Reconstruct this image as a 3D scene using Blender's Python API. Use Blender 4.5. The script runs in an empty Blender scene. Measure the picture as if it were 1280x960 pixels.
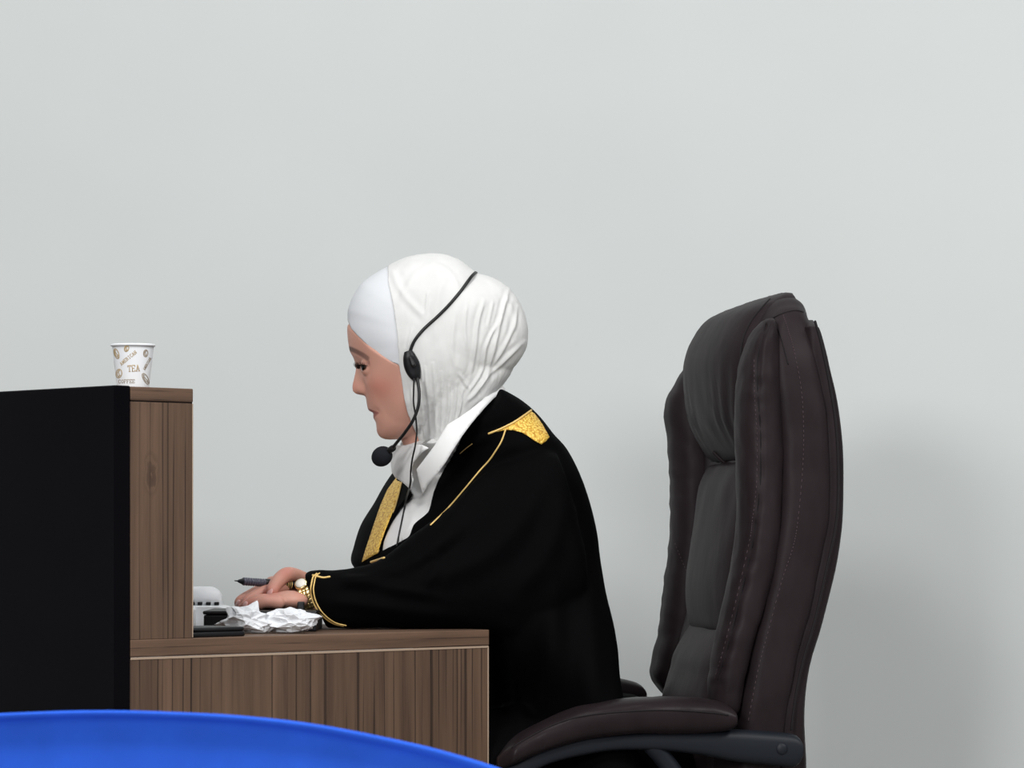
import bpy, bmesh, math, random
import numpy as np
from mathutils import Vector, Matrix, noise
from mathutils.bvhtree import BVHTree
from mathutils.geometry import delaunay_2d_cdt

random.seed(7)
rng = np.random.default_rng(7)
SC = bpy.context.scene
COL = SC.collection
FPX = 4000.0            # focal length in pixels of a 1280 px wide frame
CX, HY = 640.0, 663.0   # principal column and horizon row
CAMZ = 0.88

def P(px, py, d):
    return np.array([(px - CX) * d / FPX, d, CAMZ - (py - HY) * d / FPX])

def to_px(V):
    V = np.asarray(V)
    return np.stack([CX + FPX * V[:, 0] / V[:, 1], HY - FPX * (V[:, 2] - CAMZ) / V[:, 1]], 1)

# ------------------------------------------------------------------ mesh helpers
def mesh_from(V, F, name='mesh', fix=True):
    me = bpy.data.meshes.new(name)
    me.from_pydata([tuple(map(float, v)) for v in V], [], [tuple(int(i) for i in f) for f in F])
    if fix:
        bm = bmesh.new(); bm.from_mesh(me)
        bmesh.ops.recalc_face_normals(bm, faces=bm.faces)
        bm.to_mesh(me); bm.free()
    me.update()
    return me

def obj(name, me, mat=None, parent=None, smooth=True):
    if isinstance(me, tuple):
        me = mesh_from(*me, name=name)
    me.name = name
    o = bpy.data.objects.new(name, me)
    COL.objects.link(o)
    if mat is not None:
        if isinstance(mat, (list, tuple)):
            for m in mat: me.materials.append(m)
        else:
            me.materials.append(mat)
    if smooth:
        me.polygons.foreach_set('use_smooth', [True] * len(me.polygons))
    if parent is not None: o.parent = parent
    return o

def root_matrix(o):
    while o.parent is not None: o = o.parent
    return Matrix.LocRotScale(o.location, o.rotation_euler, None)

def part(name, me, mat, parent, smooth=True):
    """a child whose mesh is given in world space; the mesh is moved into its thing's frame"""
    o = obj(name, me, mat, parent, smooth)
    o.data.transform(root_matrix(parent).inverted())
    return o

def thing(name, label, cat, loc=(0, 0, 0), rz=0, group=None):
    o = bpy.data.objects.new(name, None); COL.objects.link(o)
    o.empty_display_size = 0.05
    o.location = tuple(float(v) for v in loc); o.rotation_euler = (0, 0, rz)
    o['label'] = label; o['category'] = cat
    if group: o['group'] = group
    return o

def tag(o, label=None, cat=None, group=None, kind=None):
    if label: o['label'] = label
    if cat: o['category'] = cat
    if group: o['group'] = group
    if kind: o['kind'] = kind
    return o

class MB:
    def __init__(s): s.V = []; s.F = []
    def add(s, V, F):
        n = len(s.V)
        s.V += [tuple(map(float, v)) for v in V]
        s.F += [tuple(int(i) + n for i in f) for f in F]
        return s
    def me(s, name='mesh', fix=True): return mesh_from(s.V, s.F, name, fix)

def loft(rings, cap=True):
    rings = [np.asarray(r) for r in rings]
    k = len(rings[0]); V = np.concatenate(rings); F = []
    for i in range(len(rings) - 1):
        for j in range(k):
            j2 = (j + 1) % k
            F.append((i * k + j, i * k + j2, (i + 1) * k + j2, (i + 1) * k + j))
    if cap:
        V = np.concatenate([V, rings[0].mean(0)[None], rings[-1].mean(0)[None]])
        a = len(V) - 2; b = len(V) - 1; e = (len(rings) - 1) * k
        for j in range(k):
            j2 = (j + 1) % k
            F.append((a, j2, j)); F.append((b, e + j, e + j2))
    return V, F

def spline(pts, n):
    """Catmull-Rom resample of control rows (any dimension) to n rows"""
    p = np.asarray(pts, float); m = len(p)
    q = np.concatenate([2 * p[:1] - p[1:2], p, 2 * p[-1:] - p[-2:-1]])
    out = []
    for t in np.linspace(0, m - 1, n):
        i = min(int(t), m - 2); u = t - i
        a, b, c, d = q[i], q[i + 1], q[i + 2], q[i + 3]
        out.append(0.5 * (2 * b + (c - a) * u + (2 * a - 5 * b + 4 * c - d) * u * u + (3 * b - a - 3 * c + d) * u ** 3))
    return np.array(out)

def tube(pts, radii, k=14, ends=True, n=None, flat=None):
    """round tube through world points; hemispherical ends; flat=(axis, factor) squashes one axis"""
    pts = np.asarray(pts, float); radii = np.atleast_1d(np.asarray(radii, float))
    if len(radii) == 1: radii = np.repeat(radii, len(pts))
    if n:
        R = spline(np.c_[pts, radii], n); pts, radii = R[:, :3], R[:, 3]
    T = np.gradient(pts, axis=0); T /= np.linalg.norm(T, axis=1)[:, None] + 1e-12
    up = np.array([0.0, 0.0, 1.0])
    if abs(T[0] @ up) > 0.9: up = np.array([0.0, 1.0, 0.0])
    N = up - T[0] * (up @ T[0]); N /= np.linalg.norm(N)
    C = []; Rr = []; Ns = []; Ts = []
    for i in range(len(pts)):
        N = N - T[i] * (N @ T[i]); N /= np.linalg.norm(N)
        C.append(pts[i]); Rr.append(radii[i]); Ns.append(N); Ts.append(T[i])
    rows = []
    ang = np.linspace(0, 2 * np.pi, k, endpoint=False)
    def ring(c, r, N, T):
        B = np.cross(T, N)
        return c + r * (np.cos(ang)[:, None] * N + np.sin(ang)[:, None] * B)
    if ends:
        for a in (80, 55, 28):
            a = math.radians(a); rows.append(ring(C[0] - Ts[0] * Rr[0] * math.sin(a), Rr[0] * math.cos(a), Ns[0], Ts[0]))
    for c, r, N_, T_ in zip(C, Rr, Ns, Ts): rows.append(ring(c, r, N_, T_))
    if ends:
        for a in (28, 55, 80):
            a = math.radians(a); rows.append(ring(C[-1] + Ts[-1] * Rr[-1] * math.sin(a), Rr[-1] * math.cos(a), Ns[-1], Ts[-1]))
    return loft(rows)

def ellipsoid(c, ax, ay, az, nu=32, nv=20):
    """axes given as world vectors"""
    rows = []
    t = np.linspace(0, 2 * np.pi, nu, endpoint=False)
    ax, ay, az, c = map(np.asarray, (ax, ay, az, c))
    for a in np.linspace(-np.pi / 2 + 0.06, np.pi / 2 - 0.06, nv):
        rows.append(c + math.sin(a) * az + math.cos(a) * (np.cos(t)[:, None] * ax + np.sin(t)[:, None] * ay))
    return loft(rows)

def box(x0, x1, y0, y1, z0, z1, bev=0.0, seg=2):
    bm = bmesh.new(); bmesh.ops.create_cube(bm, size=1)
    for v in bm.verts:
        v.co = Vector((x0 + (v.co.x + .5) * (x1 - x0), y0 + (v.co.y + .5) * (y1 - y0), z0 + (v.co.z + .5) * (z1 - z0)))
    if bev: bmesh.ops.bevel(bm, geom=bm.edges[:], offset=bev, segments=seg, profile=0.5, affect='EDGES')
    V = np.array([v.co[:] for v in bm.verts]); bm.verts.index_update()
    F = [[v.index for v in f.verts] for f in bm.faces]
    bm.free()
    return V, F

def lathe(prof, c, k=64):
    """prof rows (r, z) from one axis end to the other"""
    t = np.linspace(0, 2 * np.pi, k, endpoint=False); rows = []
    for r, z in prof:
        rows.append(np.stack([c[0] + r * np.cos(t), c[1] + r * np.sin(t), np.full(k, c[2] + z)], 1))
    return loft(rows)

def remesh(pieces, voxel):
    mb = MB()
    for V, F in pieces: mb.add(V, F)
    me = mb.me('tmp')
    o = bpy.data.objects.new('tmp', me); COL.objects.link(o)
    m = o.modifiers.new('r', 'REMESH'); m.mode = 'VOXEL'; m.voxel_size = voxel; m.adaptivity = 0
    dg = bpy.context.evaluated_depsgraph_get()
    ev = o.evaluated_get(dg); e = ev.to_mesh()
    V = np.empty(len(e.vertices) * 3, np.float32); e.vertices.foreach_get('co', V); V = V.reshape(-1, 3).astype(float)
    L = np.empty(len(e.loops), np.int32); e.loops.foreach_get('vertex_index', L)
    F = L.reshape(-1, 4)
    ev.to_mesh_clear()
    bpy.data.objects.remove(o); bpy.data.meshes.remove(me)
    return V, F

def laplace(V, F, it, lam=0.5, weight=None):
    E = np.concatenate([F[:, [0, 1]], F[:, [1, 2]], F[:, [2, 3]], F[:, [3, 0]]])
    n = len(V)
    deg = np.bincount(E[:, 0], minlength=n) + np.bincount(E[:, 1], minlength=n)
    V = V.copy()
    for _ in range(it):
        S = np.stack([np.bincount(E[:, 0], V[E[:, 1], a], n) + np.bincount(E[:, 1], V[E[:, 0], a], n) for a in range(3)], 1)
        D = lam * (S / np.maximum(deg, 1)[:, None] - V)
        V += D if weight is None else D * weight[:, None]
    return V

def vnormals(V, F):
    F = np.asarray(F)
    n = np.cross(V[F[:, 2]] - V[F[:, 0]], V[F[:, 3]] - V[F[:, 1]])
    N = np.zeros_like(V)
    for j in range(4):
        for a in range(3): N[:, a] += np.bincount(F[:, j], n[:, a], len(V))
    return N / (np.linalg.norm(N, axis=1)[:, None] + 1e-12)

def seg_dist(Q, poly):
    """distance of 2-D points to an open polyline, and arc fraction of the nearest point"""
    Q = np.asarray(Q); best = np.full(len(Q), 1e9); fr = np.zeros(len(Q))
    poly = np.asarray(poly, float)
    for i in range(len(poly) - 1):
        a, b = poly[i, :2], poly[i + 1, :2]; ab = b - a
        t = np.clip(((Q - a) @ ab) / (ab @ ab + 1e-12), 0, 1)
        d = np.linalg.norm(Q - (a + t[:, None] * ab), axis=1)
        m = d < best; best[m] = d[m]; fr[m] = (i + t[m]) / (len(poly) - 1)
    return best, fr

def in_poly(Q, poly):
    Q = np.asarray(Q); poly = np.asarray(poly, float); r = np.zeros(len(Q), bool)
    x, y = Q[:, 0], Q[:, 1]; n = len(poly)
    for i in range(n):
        x1, y1 = poly[i]; x2, y2 = poly[(i + 1) % n]
        c = ((y1 > y) != (y2 > y)) & (x < (x2 - x1) * (y - y1) / (y2 - y1 + 1e-12) + x1)
        r ^= c
    return r

def sstep(a, b, x):
    t = np.clip((x - a) / (b - a), 0, 1); return t * t * (3 - 2 * t)

def fbm(V, scale, octv=3, off=0.0):
    out = np.empty(len(V))
    for i, v in enumerate(V):
        out[i] = noise.fractal(Vector((v[0] * scale + off, v[1] * scale, v[2] * scale)), 1.0, 2.0, octv)
    return out

def bvh(*meshes):
    V = []; F = []
    for v, f in meshes:
        n = len(V); V += [tuple(x) for x in v]; F += [tuple(int(i) + n for i in g) for g in f]
    return BVHTree.FromPolygons(V, F)

CAM = Vector((0, 0, CAMZ))
def cast(tree, px, py, lift=0.0, default=None):
    d = Vector(P(px, py, 1.0)) - CAM; d.normalize()
    h = tree.ray_cast(CAM, d)
    if h[0] is None: return default
    return np.array(h[0] - d * lift)

def cast_line(tree, pts, n, lift, dflt_d, smooth=2):
    R = spline(pts, n); out = []; D = []
    for x, y in R:
        p = cast(tree, x, y, lift); D.append(np.nan if p is None else p[1])
    D = np.array(D)
    ok = ~np.isnan(D)
    if not ok.any(): D[:] = dflt_d
    else: D = np.interp(np.arange(n), np.where(ok)[0], D[ok])
    for _ in range(smooth): D[1:-1] = (D[:-2] + D[1:-1] * 2 + D[2:]) / 4
    return np.array([P(x, y, d) for (x, y), d in zip(R, D)])

def patch(poly, depth, step=3.0, thick=0.002, bulge=0.0):
    """a sheet with real thickness: outline in frame pixels, depth(px array)->distance"""
    poly = np.asarray(poly, float)
    B = []
    for i in range(len(poly)):
        a, b = poly[i], poly[(i + 1) % len(poly)]
        m = max(1, int(np.linalg.norm(b - a) / step))
        for t in range(m): B.append(a + (b - a) * t / m)
    B = np.array(B)
    x0, y0 = poly.min(0); x1, y1 = poly.max(0)
    gx, gy = np.meshgrid(np.arange(x0, x1, step), np.arange(y0, y1, step))
    G = np.stack([gx.ravel(), gy.ravel()], 1)
    G = G[in_poly(G, poly)]
    if len(G):
        d, _ = seg_dist(G, np.vstack([B, B[:1]])); G = G[d > step * 0.5]
    Q = np.vstack([B, G]) if len(G) else B
    vs, es, fs, *_ = delaunay_2d_cdt([Vector(q) for q in Q], [], [list(range(len(B)))], 1, 1e-4)
    Q = np.array([v[:] for v in vs])
    d, _ = seg_dist(Q, np.vstack([B, B[:1]]))
    D = depth(Q) - bulge * (1 - np.exp(-d / 4.0))
    top = np.array([P(x, y, z) for (x, y), z in zip(Q, D)])
    bot = np.array([P(x, y, z + thick) for (x, y), z in zip(Q, D)])
    n = len(Q); F = [tuple(f) for f in fs] + [tuple(i + n for i in reversed(f)) for f in fs]
    cnt = {}
    for f in fs:
        for i in range(len(f)):
            a, b = f[i], f[(i + 1) % len(f)]; cnt[(a, b)] = 1
    for (a, b) in list(cnt):
        if (b, a) not in cnt: F.append((b, a, a + n, b + n))
    return np.vstack([top, bot]), F

def idw(pts):
    """depth field from (px, py, D) samples"""
    pts = np.asarray(pts, float)
    def f(Q):
        d = np.linalg.norm(Q[:, None, :] - pts[None, :, :2], axis=2) + 1e-3
        w = d ** -2.0
        return (w * pts[:, 2]).sum(1) / w.sum(1)
    return f

def cast_fit(tree, lift, fallback):
    """like cast_depth but a smooth quadratic through the hits"""
    def f(Q):
        hit = [(x, y, cast(tree, x, y, lift)) for x, y in Q]
        G = np.array([(x, y, p[1]) for x, y, p in hit if p is not None])
        m = G[:, :2].mean(0)
        B = lambda q: np.stack([np.ones(len(q)), q[:, 0] - m[0], q[:, 1] - m[1], (q[:, 1] - m[1]) ** 2], 1)
        w = np.ones(len(G))
        for _ in range(6):
            c = np.linalg.lstsq(B(G) * w[:, None], G[:, 2] * w, rcond=None)[0]
            r = G[:, 2] - B(G) @ c; w = 1 / (1 + (r / .01) ** 2)
        return B(np.asarray(Q)) @ c
    return f

def polyfit(pts):
    """smooth quadratic distance field through (px, py, D) samples"""
    G = np.asarray(pts, float); m = G[:, :2].mean(0)
    def B(q):
        x = (q[:, 0] - m[0]) / 50; y = (q[:, 1] - m[1]) / 50
        return np.stack([np.ones(len(q)), x, y, x * x, x * y, y * y], 1)
    A = np.vstack([B(G), np.diag([0, 0, 0, .05, .05, .05])]); c = np.linalg.lstsq(A, np.r_[G[:, 2], np.zeros(6)], rcond=None)[0]
    return lambda Q: B(np.asarray(Q)) @ c

def tuck(V, mask, tree, gap=0.004):
    """keep an inner layer inside the cloth in front of it"""
    V = V.copy()
    for i in np.where(mask)[0]:
        d = Vector(V[i]) - CAM; L = d.length; d /= L
        h = tree.ray_cast(CAM, d)
        if h[0] is not None and h[3] + gap > L and h[3] > L - .12:
            V[i] = np.array(CAM + d * (h[3] + gap))
    return V

def inside(V, mask, tree, gap, reach=.05):
    """pull stray inner-layer vertices just under the nearest cloth"""
    V = V.copy()
    for i in np.where(mask)[0]:
        h = tree.find_nearest(Vector(V[i]), reach)
        if h[0] is None: continue
        if (Vector(V[i]) - h[0]).dot(h[1]) > -gap: V[i] = np.array(h[0] - h[1] * gap)
    return V

def cast_depth(tree, lift, fallback):
    def f(Q):
        D = np.full(len(Q), np.nan)
        for i, (x, y) in enumerate(Q):
            p = cast(tree, x, y, lift)
            if p is not None: D[i] = p[1]
        ok = ~np.isnan(D)
        if not ok.any(): return np.full(len(Q), fallback)
        for i in np.where(~ok)[0]:
            j = np.where(ok)[0][np.argmin(((Q[ok] - Q[i]) ** 2).sum(1))]; D[i] = D[j]
        return D
    return f

# ------------------------------------------------------------------ materials
def lin(r, g, b):
    f = lambda c: (c / 255 / 12.92) if c / 255 <= 0.04045 else ((c / 255 + 0.055) / 1.055) ** 2.4
    return (f(r), f(g), f(b), 1)

def mat(name, rgb=(128, 128, 128), rough=0.5, spec=0.5, metal=0.0, **kw):
    m = bpy.data.materials.new(name); m.use_nodes = True
    b = m.node_tree.nodes['Principled BSDF']
    b.inputs['Base Color'].default_value = lin(*rgb)
    b.inputs['Roughness'].default_value = rough
    b.inputs['Specular IOR Level'].default_value = spec
    b.inputs['Metallic'].default_value = metal
    for k, v in kw.items(): b.inputs[k.replace('_', ' ')].default_value = v
    return m

def nd(m, t, **kw):
    n = m.node_tree.nodes.new(t)
    for k, v in kw.items(): setattr(n, k, v)
    return n
def lk(m, a, b): m.node_tree.links.new(a, b)
def bsdf(m): return m.node_tree.nodes['Principled BSDF']

def coords(m, scale=(1, 1, 1), src='Object'):
    tc = nd(m, 'ShaderNodeTexCoord'); mp = nd(m, 'ShaderNodeMapping'); mp.inputs['Scale'].default_value = scale
    lk(m, tc.outputs[src], mp.inputs['Vector']); return mp.outputs['Vector']

def noise_node(m, vec, scale, detail=4, rough=0.55):
    n = nd(m, 'ShaderNodeTexNoise'); n.inputs['Scale'].default_value = scale
    n.inputs['Detail'].default_value = detail; n.inputs['Roughness'].default_value = rough
    lk(m, vec, n.inputs['Vector']); return n.outputs['Fac']

def ramp(m, fac, stops):
    r = nd(m, 'ShaderNodeValToRGB'); e = r.color_ramp.elements
    while len(e) < len(stops): e.new(0.5)
    for el, (p, c) in zip(e, stops): el.position = p; el.color = c
    lk(m, fac, r.inputs['Fac']); return r.outputs['Color']

def bump(m, height, strength=0.2, dist=0.002, prev=None):
    b = nd(m, 'ShaderNodeBump'); b.inputs['Strength'].default_value = strength; b.inputs['Distance'].default_value = dist
    lk(m, height, b.inputs['Height'])
    if prev is not None: lk(m, prev, b.inputs['Normal'])
    lk(m, b.outputs['Normal'], bsdf(m).inputs['Normal']); return b.outputs['Normal']

def mix(m, fac, a, b, mode='MIX'):
    x = nd(m, 'ShaderNodeMix', data_type='RGBA', blend_type=mode)
    if isinstance(fac, float): x.inputs[0].default_value = fac
    else: lk(m, fac, x.inputs[0])
    for s, v in ((6, a), (7, b)):
        if isinstance(v, tuple): x.inputs[s].default_value = v
        else: lk(m, v, x.inputs[s])
    return x.outputs[2]

def math_node(m, op, a, b=None):
    n = nd(m, 'ShaderNodeMath', operation=op)
    for i, v in enumerate((a, b)):
        if v is None: continue
        if isinstance(v, (int, float)): n.inputs[i].default_value = v
        else: lk(m, v, n.inputs[i])
    return n.outputs[0]

# painted plaster wall
M_WALL = mat('painted_plaster', (214, 217, 216), 0.75, 0.25)
v = coords(M_WALL)
big = noise_node(M_WALL, v, 1.3, 3)
base = ramp(M_WALL, big, [(0.3, lin(208, 212, 211)), (0.7, lin(214, 218, 217))])
sc_v = coords(M_WALL, (1.0, 1.0, 2.3))
scuff = noise_node(M_WALL, sc_v, 9, 2, 0.4)
scm = ramp(M_WALL, scuff, [(0.74, (0, 0, 0, 1)), (0.80, (1, 1, 1, 1))])
fine = ramp(M_WALL, noise_node(M_WALL, v, 60, 3), [(0.55, (0, 0, 0, 1)), (0.75, (.35, .35, .35, 1))])
scf = mix(M_WALL, 1.0, scm, fine, 'MULTIPLY')
lk(M_WALL, mix(M_WALL, scf, base, lin(190, 193, 193)), bsdf(M_WALL).inputs['Base Color'])
bump(M_WALL, noise_node(M_WALL, v, 90, 3), 0.06, 0.001)

M_FLOOR = mat('beige_vinyl', (150, 146, 140), 0.5)
v = coords(M_FLOOR)
lk(M_FLOOR, ramp(M_FLOOR, noise_node(M_FLOOR, v, 6, 5), [(0.3, lin(138, 134, 128)), (0.7, lin(160, 156, 150))]), bsdf(M_FLOOR).inputs['Base Color'])

def wood(name, horizontal=False, planks=None, tint=1.0, knot=None):
    """aged walnut laminate; grain runs along local z (or along x when horizontal)"""
    m = mat(name, (98, 80, 68), 0.62, 0.3)
    sx, sz = (3.0, 60.0) if horizontal else (60.0, 2.6)
    v = coords(m, (sx, 25.0, sz))
    g = noise_node(m, v, 1.0, 6, 0.65)
    t = lambda r, gg, b: lin(r * tint * .93, gg * tint * .885, b * tint * .84)
    col = ramp(m, g, [(0.28, t(58, 44, 36)), (0.45, t(96, 77, 64)), (0.72, t(126, 104, 88))])
    v2 = coords(m, ((1.2, 6, 22.0) if horizontal else (16.0, 6, 0.8)))
    g2 = noise_node(m, v2, 1.0, 3, 0.5)
    col = mix(m, 0.38, col, ramp(m, g2, [(0.3, t(78, 62, 52)), (0.7, t(118, 98, 84))]))
    # fine dark splits following the grain
    v3 = coords(m, ((1.5, 10, 55.0) if horizontal else (38.0, 10, 1.6)))
    w = nd(m, 'ShaderNodeTexWave', wave_type='BANDS', bands_direction='Z' if horizontal else 'X')
    w.inputs['Scale'].default_value = 0.55; w.inputs['Distortion'].default_value = 7.0
    w.inputs['Detail'].default_value = 3.0; w.inputs['Detail Scale'].default_value = 0.8
    lk(m, v3, w.inputs['Vector'])
    crack = ramp(m, w.outputs['Fac'], [(0.0, (1, 1, 1, 1)), (0.06, (0, 0, 0, 1))])
    msk = ramp(m, noise_node(m, coords(m, (9, 4, 3)), 1.0, 2), [(0.44, (0, 0, 0, 1)), (0.58, (.85, .85, .85, 1))])
    crack = mix(m, 1.0, crack, msk, 'MULTIPLY')
    col = mix(m, crack, col, t(42, 32, 27))
    if knot:
        tc = nd(m, 'ShaderNodeTexCoord'); mp = nd(m, 'ShaderNodeMapping')
        mp.inputs['Location'].default_value = (-knot[0] / .009, 0, -knot[1] / .019); mp.inputs['Scale'].default_value = (1 / .009, 0, 1 / .019)
        lk(m, tc.outputs['Object'], mp.inputs['Vector'])
        ds = nd(m, 'ShaderNodeVectorMath', operation='LENGTH'); lk(m, mp.outputs['Vector'], ds.inputs[0])
        dist = math_node(m, 'ADD', ds.outputs['Value'], math_node(m, 'MULTIPLY', noise_node(m, coords(m, (70, 20, 34)), 1.0, 4), 1.9))
        rings = math_node(m, 'SINE', math_node(m, 'MULTIPLY', dist, 8.0))
        km = mix(m, 1.0, ramp(m, rings, [(0.2, (1, 1, 1, 1)), (0.75, (0, 0, 0, 1))]), ramp(m, math_node(m, 'MULTIPLY', dist, .3), [(0.35, (.6, .6, .6, 1)), (0.72, (0, 0, 0, 1))]), 'MULTIPLY')
        col = mix(m, km, col, t(58, 44, 37))
    if planks:
        tc = nd(m, 'ShaderNodeTexCoord'); sp = nd(m, 'ShaderNodeSeparateXYZ'); lk(m, tc.outputs['Object'], sp.inputs[0])
        wob = noise_node(m, coords(m, (3, 3, 5)), 1.0, 2)
        xx = math_node(m, 'ADD', sp.outputs['X'], math_node(m, 'MULTIPLY', math_node(m, 'SUBTRACT', wob, 0.5), 0.004))
        x = math_node(m, 'DIVIDE', xx, planks[0])
        r = nd(m, 'ShaderNodeValToRGB'); r.color_ramp.interpolation = 'CONSTANT'
        e = r.color_ramp.elements
        while len(e) < len(planks[1]): e.new(0.5)
        for el, (pp, k) in zip(e, planks[1]): el.position = pp; el.color = (k, k, k, 1)
        lk(m, x, r.inputs['Fac'])
        col = mix(m, 1.0, col, r.outputs['Color'], 'MULTIPLY')
    lk(m, col, bsdf(m).inputs['Base Color'])
    bump(m, g, 0.15, 0.001)
    return m

_pl = []
seams = [0.0, .073, .16, .375, .44, .48, .52, .615, .78, .83, .905, .93]
shade = [.85, 1.1, .92, 1.02, .9, 1.05, .93, 1.0, 1.08, .95, 1.1, 1.0]
for s_, k_ in zip(seams, shade):
    if s_ > 0: _pl.append((s_ - .006, .42))
    _pl.append((s_, k_))
M_WOOD_END = wood('walnut_laminate_planks', False, (0.551, _pl))
M_WOOD_UP = wood('walnut_laminate_upright', False, (0.0889, [(0, 1.0), (.585, .5), (.61, .96), (.97, .8)]), 1.0, (.030, .945))
M_WOOD_TOP = wood('walnut_laminate_edge', True, None, 1.06)
M_BAND = mat('pale_edge_banding', (170, 148, 128), 0.5, 0.3)
M_GAP = mat('dark_joint', (30, 24, 21), 0.8, 0.1)
M_GLOSSBLACK = mat('black_gloss_panel', (7, 6, 9), 0.25, 0.07)
lk(M_GLOSSBLACK, ramp(M_GLOSSBLACK, noise_node(M_GLOSSBLACK, coords(M_GLOSSBLACK), 2.5, 3), [(0.3, lin(5, 4, 7)), (0.7, lin(11, 9, 13))]), bsdf(M_GLOSSBLACK).inputs['Base Color'])
M_BLACKPL = mat('black_plastic', (17, 17, 20), 0.45, 0.35)
M_WHITEPL = mat('white_plastic', (232, 235, 238), 0.4, 0.4)

def fabric(name, rgb, rough=0.9, scale=900, b=0.15, sheen=0.0, spec=0.2, var=0.06):
    m = mat(name, rgb, rough, spec)
    v = coords(m)
    n = noise_node(m, v, scale, 2)
    lo = tuple(max(0, c * (1 - var)) for c in rgb); hi = tuple(min(255, c * (1 + var)) for c in rgb)
    lk(m, ramp(m, noise_node(m, v, 30, 4), [(0.3, lin(*lo)), (0.7, lin(*hi))]), bsdf(m).inputs['Base Color'])
    bump(m, n, b, 0.0006)
    if sheen:
        bsdf(m).inputs['Sheen Weight'].default_value = sheen
        bsdf(m).inputs['Sheen Roughness'].default_value = 0.4
    return m

M_SCARF = fabric('white_jersey', (218, 218, 216), 0.9, 700, 0.2, 0.0, 0.1, 0.015)
M_CAP = fabric('white_cap_jersey', (218, 220, 223), 0.9, 700, 0.12, 0.0, 0.1, 0.01)
M_SHIRT = fabric('white_shirt_cotton', (230, 230, 229), 0.85, 800, 0.1, 0.0, 0.15, 0.01)
M_ROBE = fabric('black_robe_velvet', (3, 3, 4), 0.8, 500, 0.15, 0.0, 0.05, 0.1)
M_BLUE = fabric('blue_upholstery', (50, 102, 226), 0.9, 1200, 0.15, 0.0, 0.1, 0.03)
M_TISSUE = fabric('white_tissue', (222, 224, 227), 0.95, 600, 0.15, 0, 0.05, 0.01)

M_GOLD = mat('gold_thread', (225, 175, 60), 0.45, 0.5, 0.15)
v = coords(M_GOLD)
vo = nd(M_GOLD, 'ShaderNodeTexVoronoi'); vo.inputs['Scale'].default_value = 330; lk(M_GOLD, v, vo.inputs['Vector'])
lk(M_GOLD, ramp(M_GOLD, vo.outputs['Distance'], [(0.1, lin(248, 218, 118)), (0.45, lin(234, 192, 82)), (0.75, lin(194, 140, 44))]), bsdf(M_GOLD).inputs['Base Color'])
bump(M_GOLD, vo.outputs['Distance'], 0.8, 0.0012)
M_GOLDCORD = mat('gold_cord', (226, 190, 116), 0.4, 0.5, 0.2)
M_WATCH = mat('pale_gold_metal', (226, 198, 140), 0.25, 0.5, 0.85)
M_PEARL = mat('pearl_dial', (238, 232, 222), 0.25, 0.5)

def leather(name, rgb, rough=0.5, spec=0.09):
    m = mat(name, rgb, rough, spec)
    v = coords(m)
    n1 = noise_node(m, v, 420, 3)
    n2 = noise_node(m, coords(m, (1, 1, 0.5)), 28, 4)
    b1 = bump(m, n1, 0.10, 0.0006)
    bump(m, n2, 0.18, 0.004, b1)
    lo = tuple(c * 0.9 for c in rgb); hi = tuple(c * 1.12 for c in rgb)
    lk(m, ramp(m, n2, [(0.3, lin(*lo)), (0.7, lin(*hi))]), bsdf(m).inputs['Base Color'])
    return m
M_LEATHER = leather('dark_brown_leather', (39, 32, 34))
M_LEATHER2 = leather('dark_brown_leather_armrest', (36, 29, 31), 0.36)
M_STITCH = mat('brown_stitching', (74, 63, 66), 0.8, 0.1)
M_WELT = mat('dark_welt', (24, 20, 22), 0.6, 0.2)
M_ARM = mat('slate_black_plastic', (22, 26, 33), 0.5, 0.25)
M_FOAM = fabric('black_mic_foam', (30, 31, 35), 0.95, 1500, 0.6, 0, 0.1, 0.1)
M_CABLE = mat('black_cable', (18, 17, 18), 0.45, 0.4)
M_CHROME = mat('brushed_metal', (150, 150, 152), 0.3, 0.5, 0.9)

M_SKIN = mat('skin', (190, 140, 120), 0.48, 0.35)
at = nd(M_SKIN, 'ShaderNodeAttribute', attribute_name='tone')
lk(M_SKIN, at.outputs['Color'], bsdf(M_SKIN).inputs['Base Color'])
bsdf(M_SKIN).inputs['Subsurface Weight'].default_value = 0.12
bsdf(M_SKIN).inputs['Subsurface Radius'].default_value = (1.0, 0.35, 0.2)
bsdf(M_SKIN).inputs['Subsurface Scale'].default_value = 0.004
bump(M_SKIN, noise_node(M_SKIN, coords(M_SKIN), 500, 3), 0.05, 0.0005)
M_HAIR = mat('dark_brow_hair', (40, 28, 24), 0.6, 0.2)
# ================================================================== camera, light
cam = bpy.data.cameras.new('camera'); co = bpy.data.objects.new('camera', cam); COL.objects.link(co)
co.location = (0, 0, CAMZ); co.rotation_euler = (math.pi / 2, 0, 0)
cam.sensor_width = 36; cam.lens = FPX / 1280 * 36; cam.shift_y = (HY - 480) / 1280
cam.clip_start = 0.1; cam.clip_end = 60
cam.dof.use_dof = True; cam.dof.focus_distance = 4.05; cam.dof.aperture_fstop = 30
SC.camera = co
SC.view_settings.view_transform = 'Standard'; SC.view_settings.look = 'None'
SC.view_settings.gamma = 1; SC.view_settings.exposure = -0.08; SC.view_settings.use_curve_mapping = False
w = bpy.data.worlds.new('room_ambient'); SC.world = w; w.use_nodes = True
w.node_tree.nodes['Background'].inputs[0].default_value = (0.90, 0.95, 1.0, 1)
w.node_tree.nodes['Background'].inputs[1].default_value = 0.30

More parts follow.
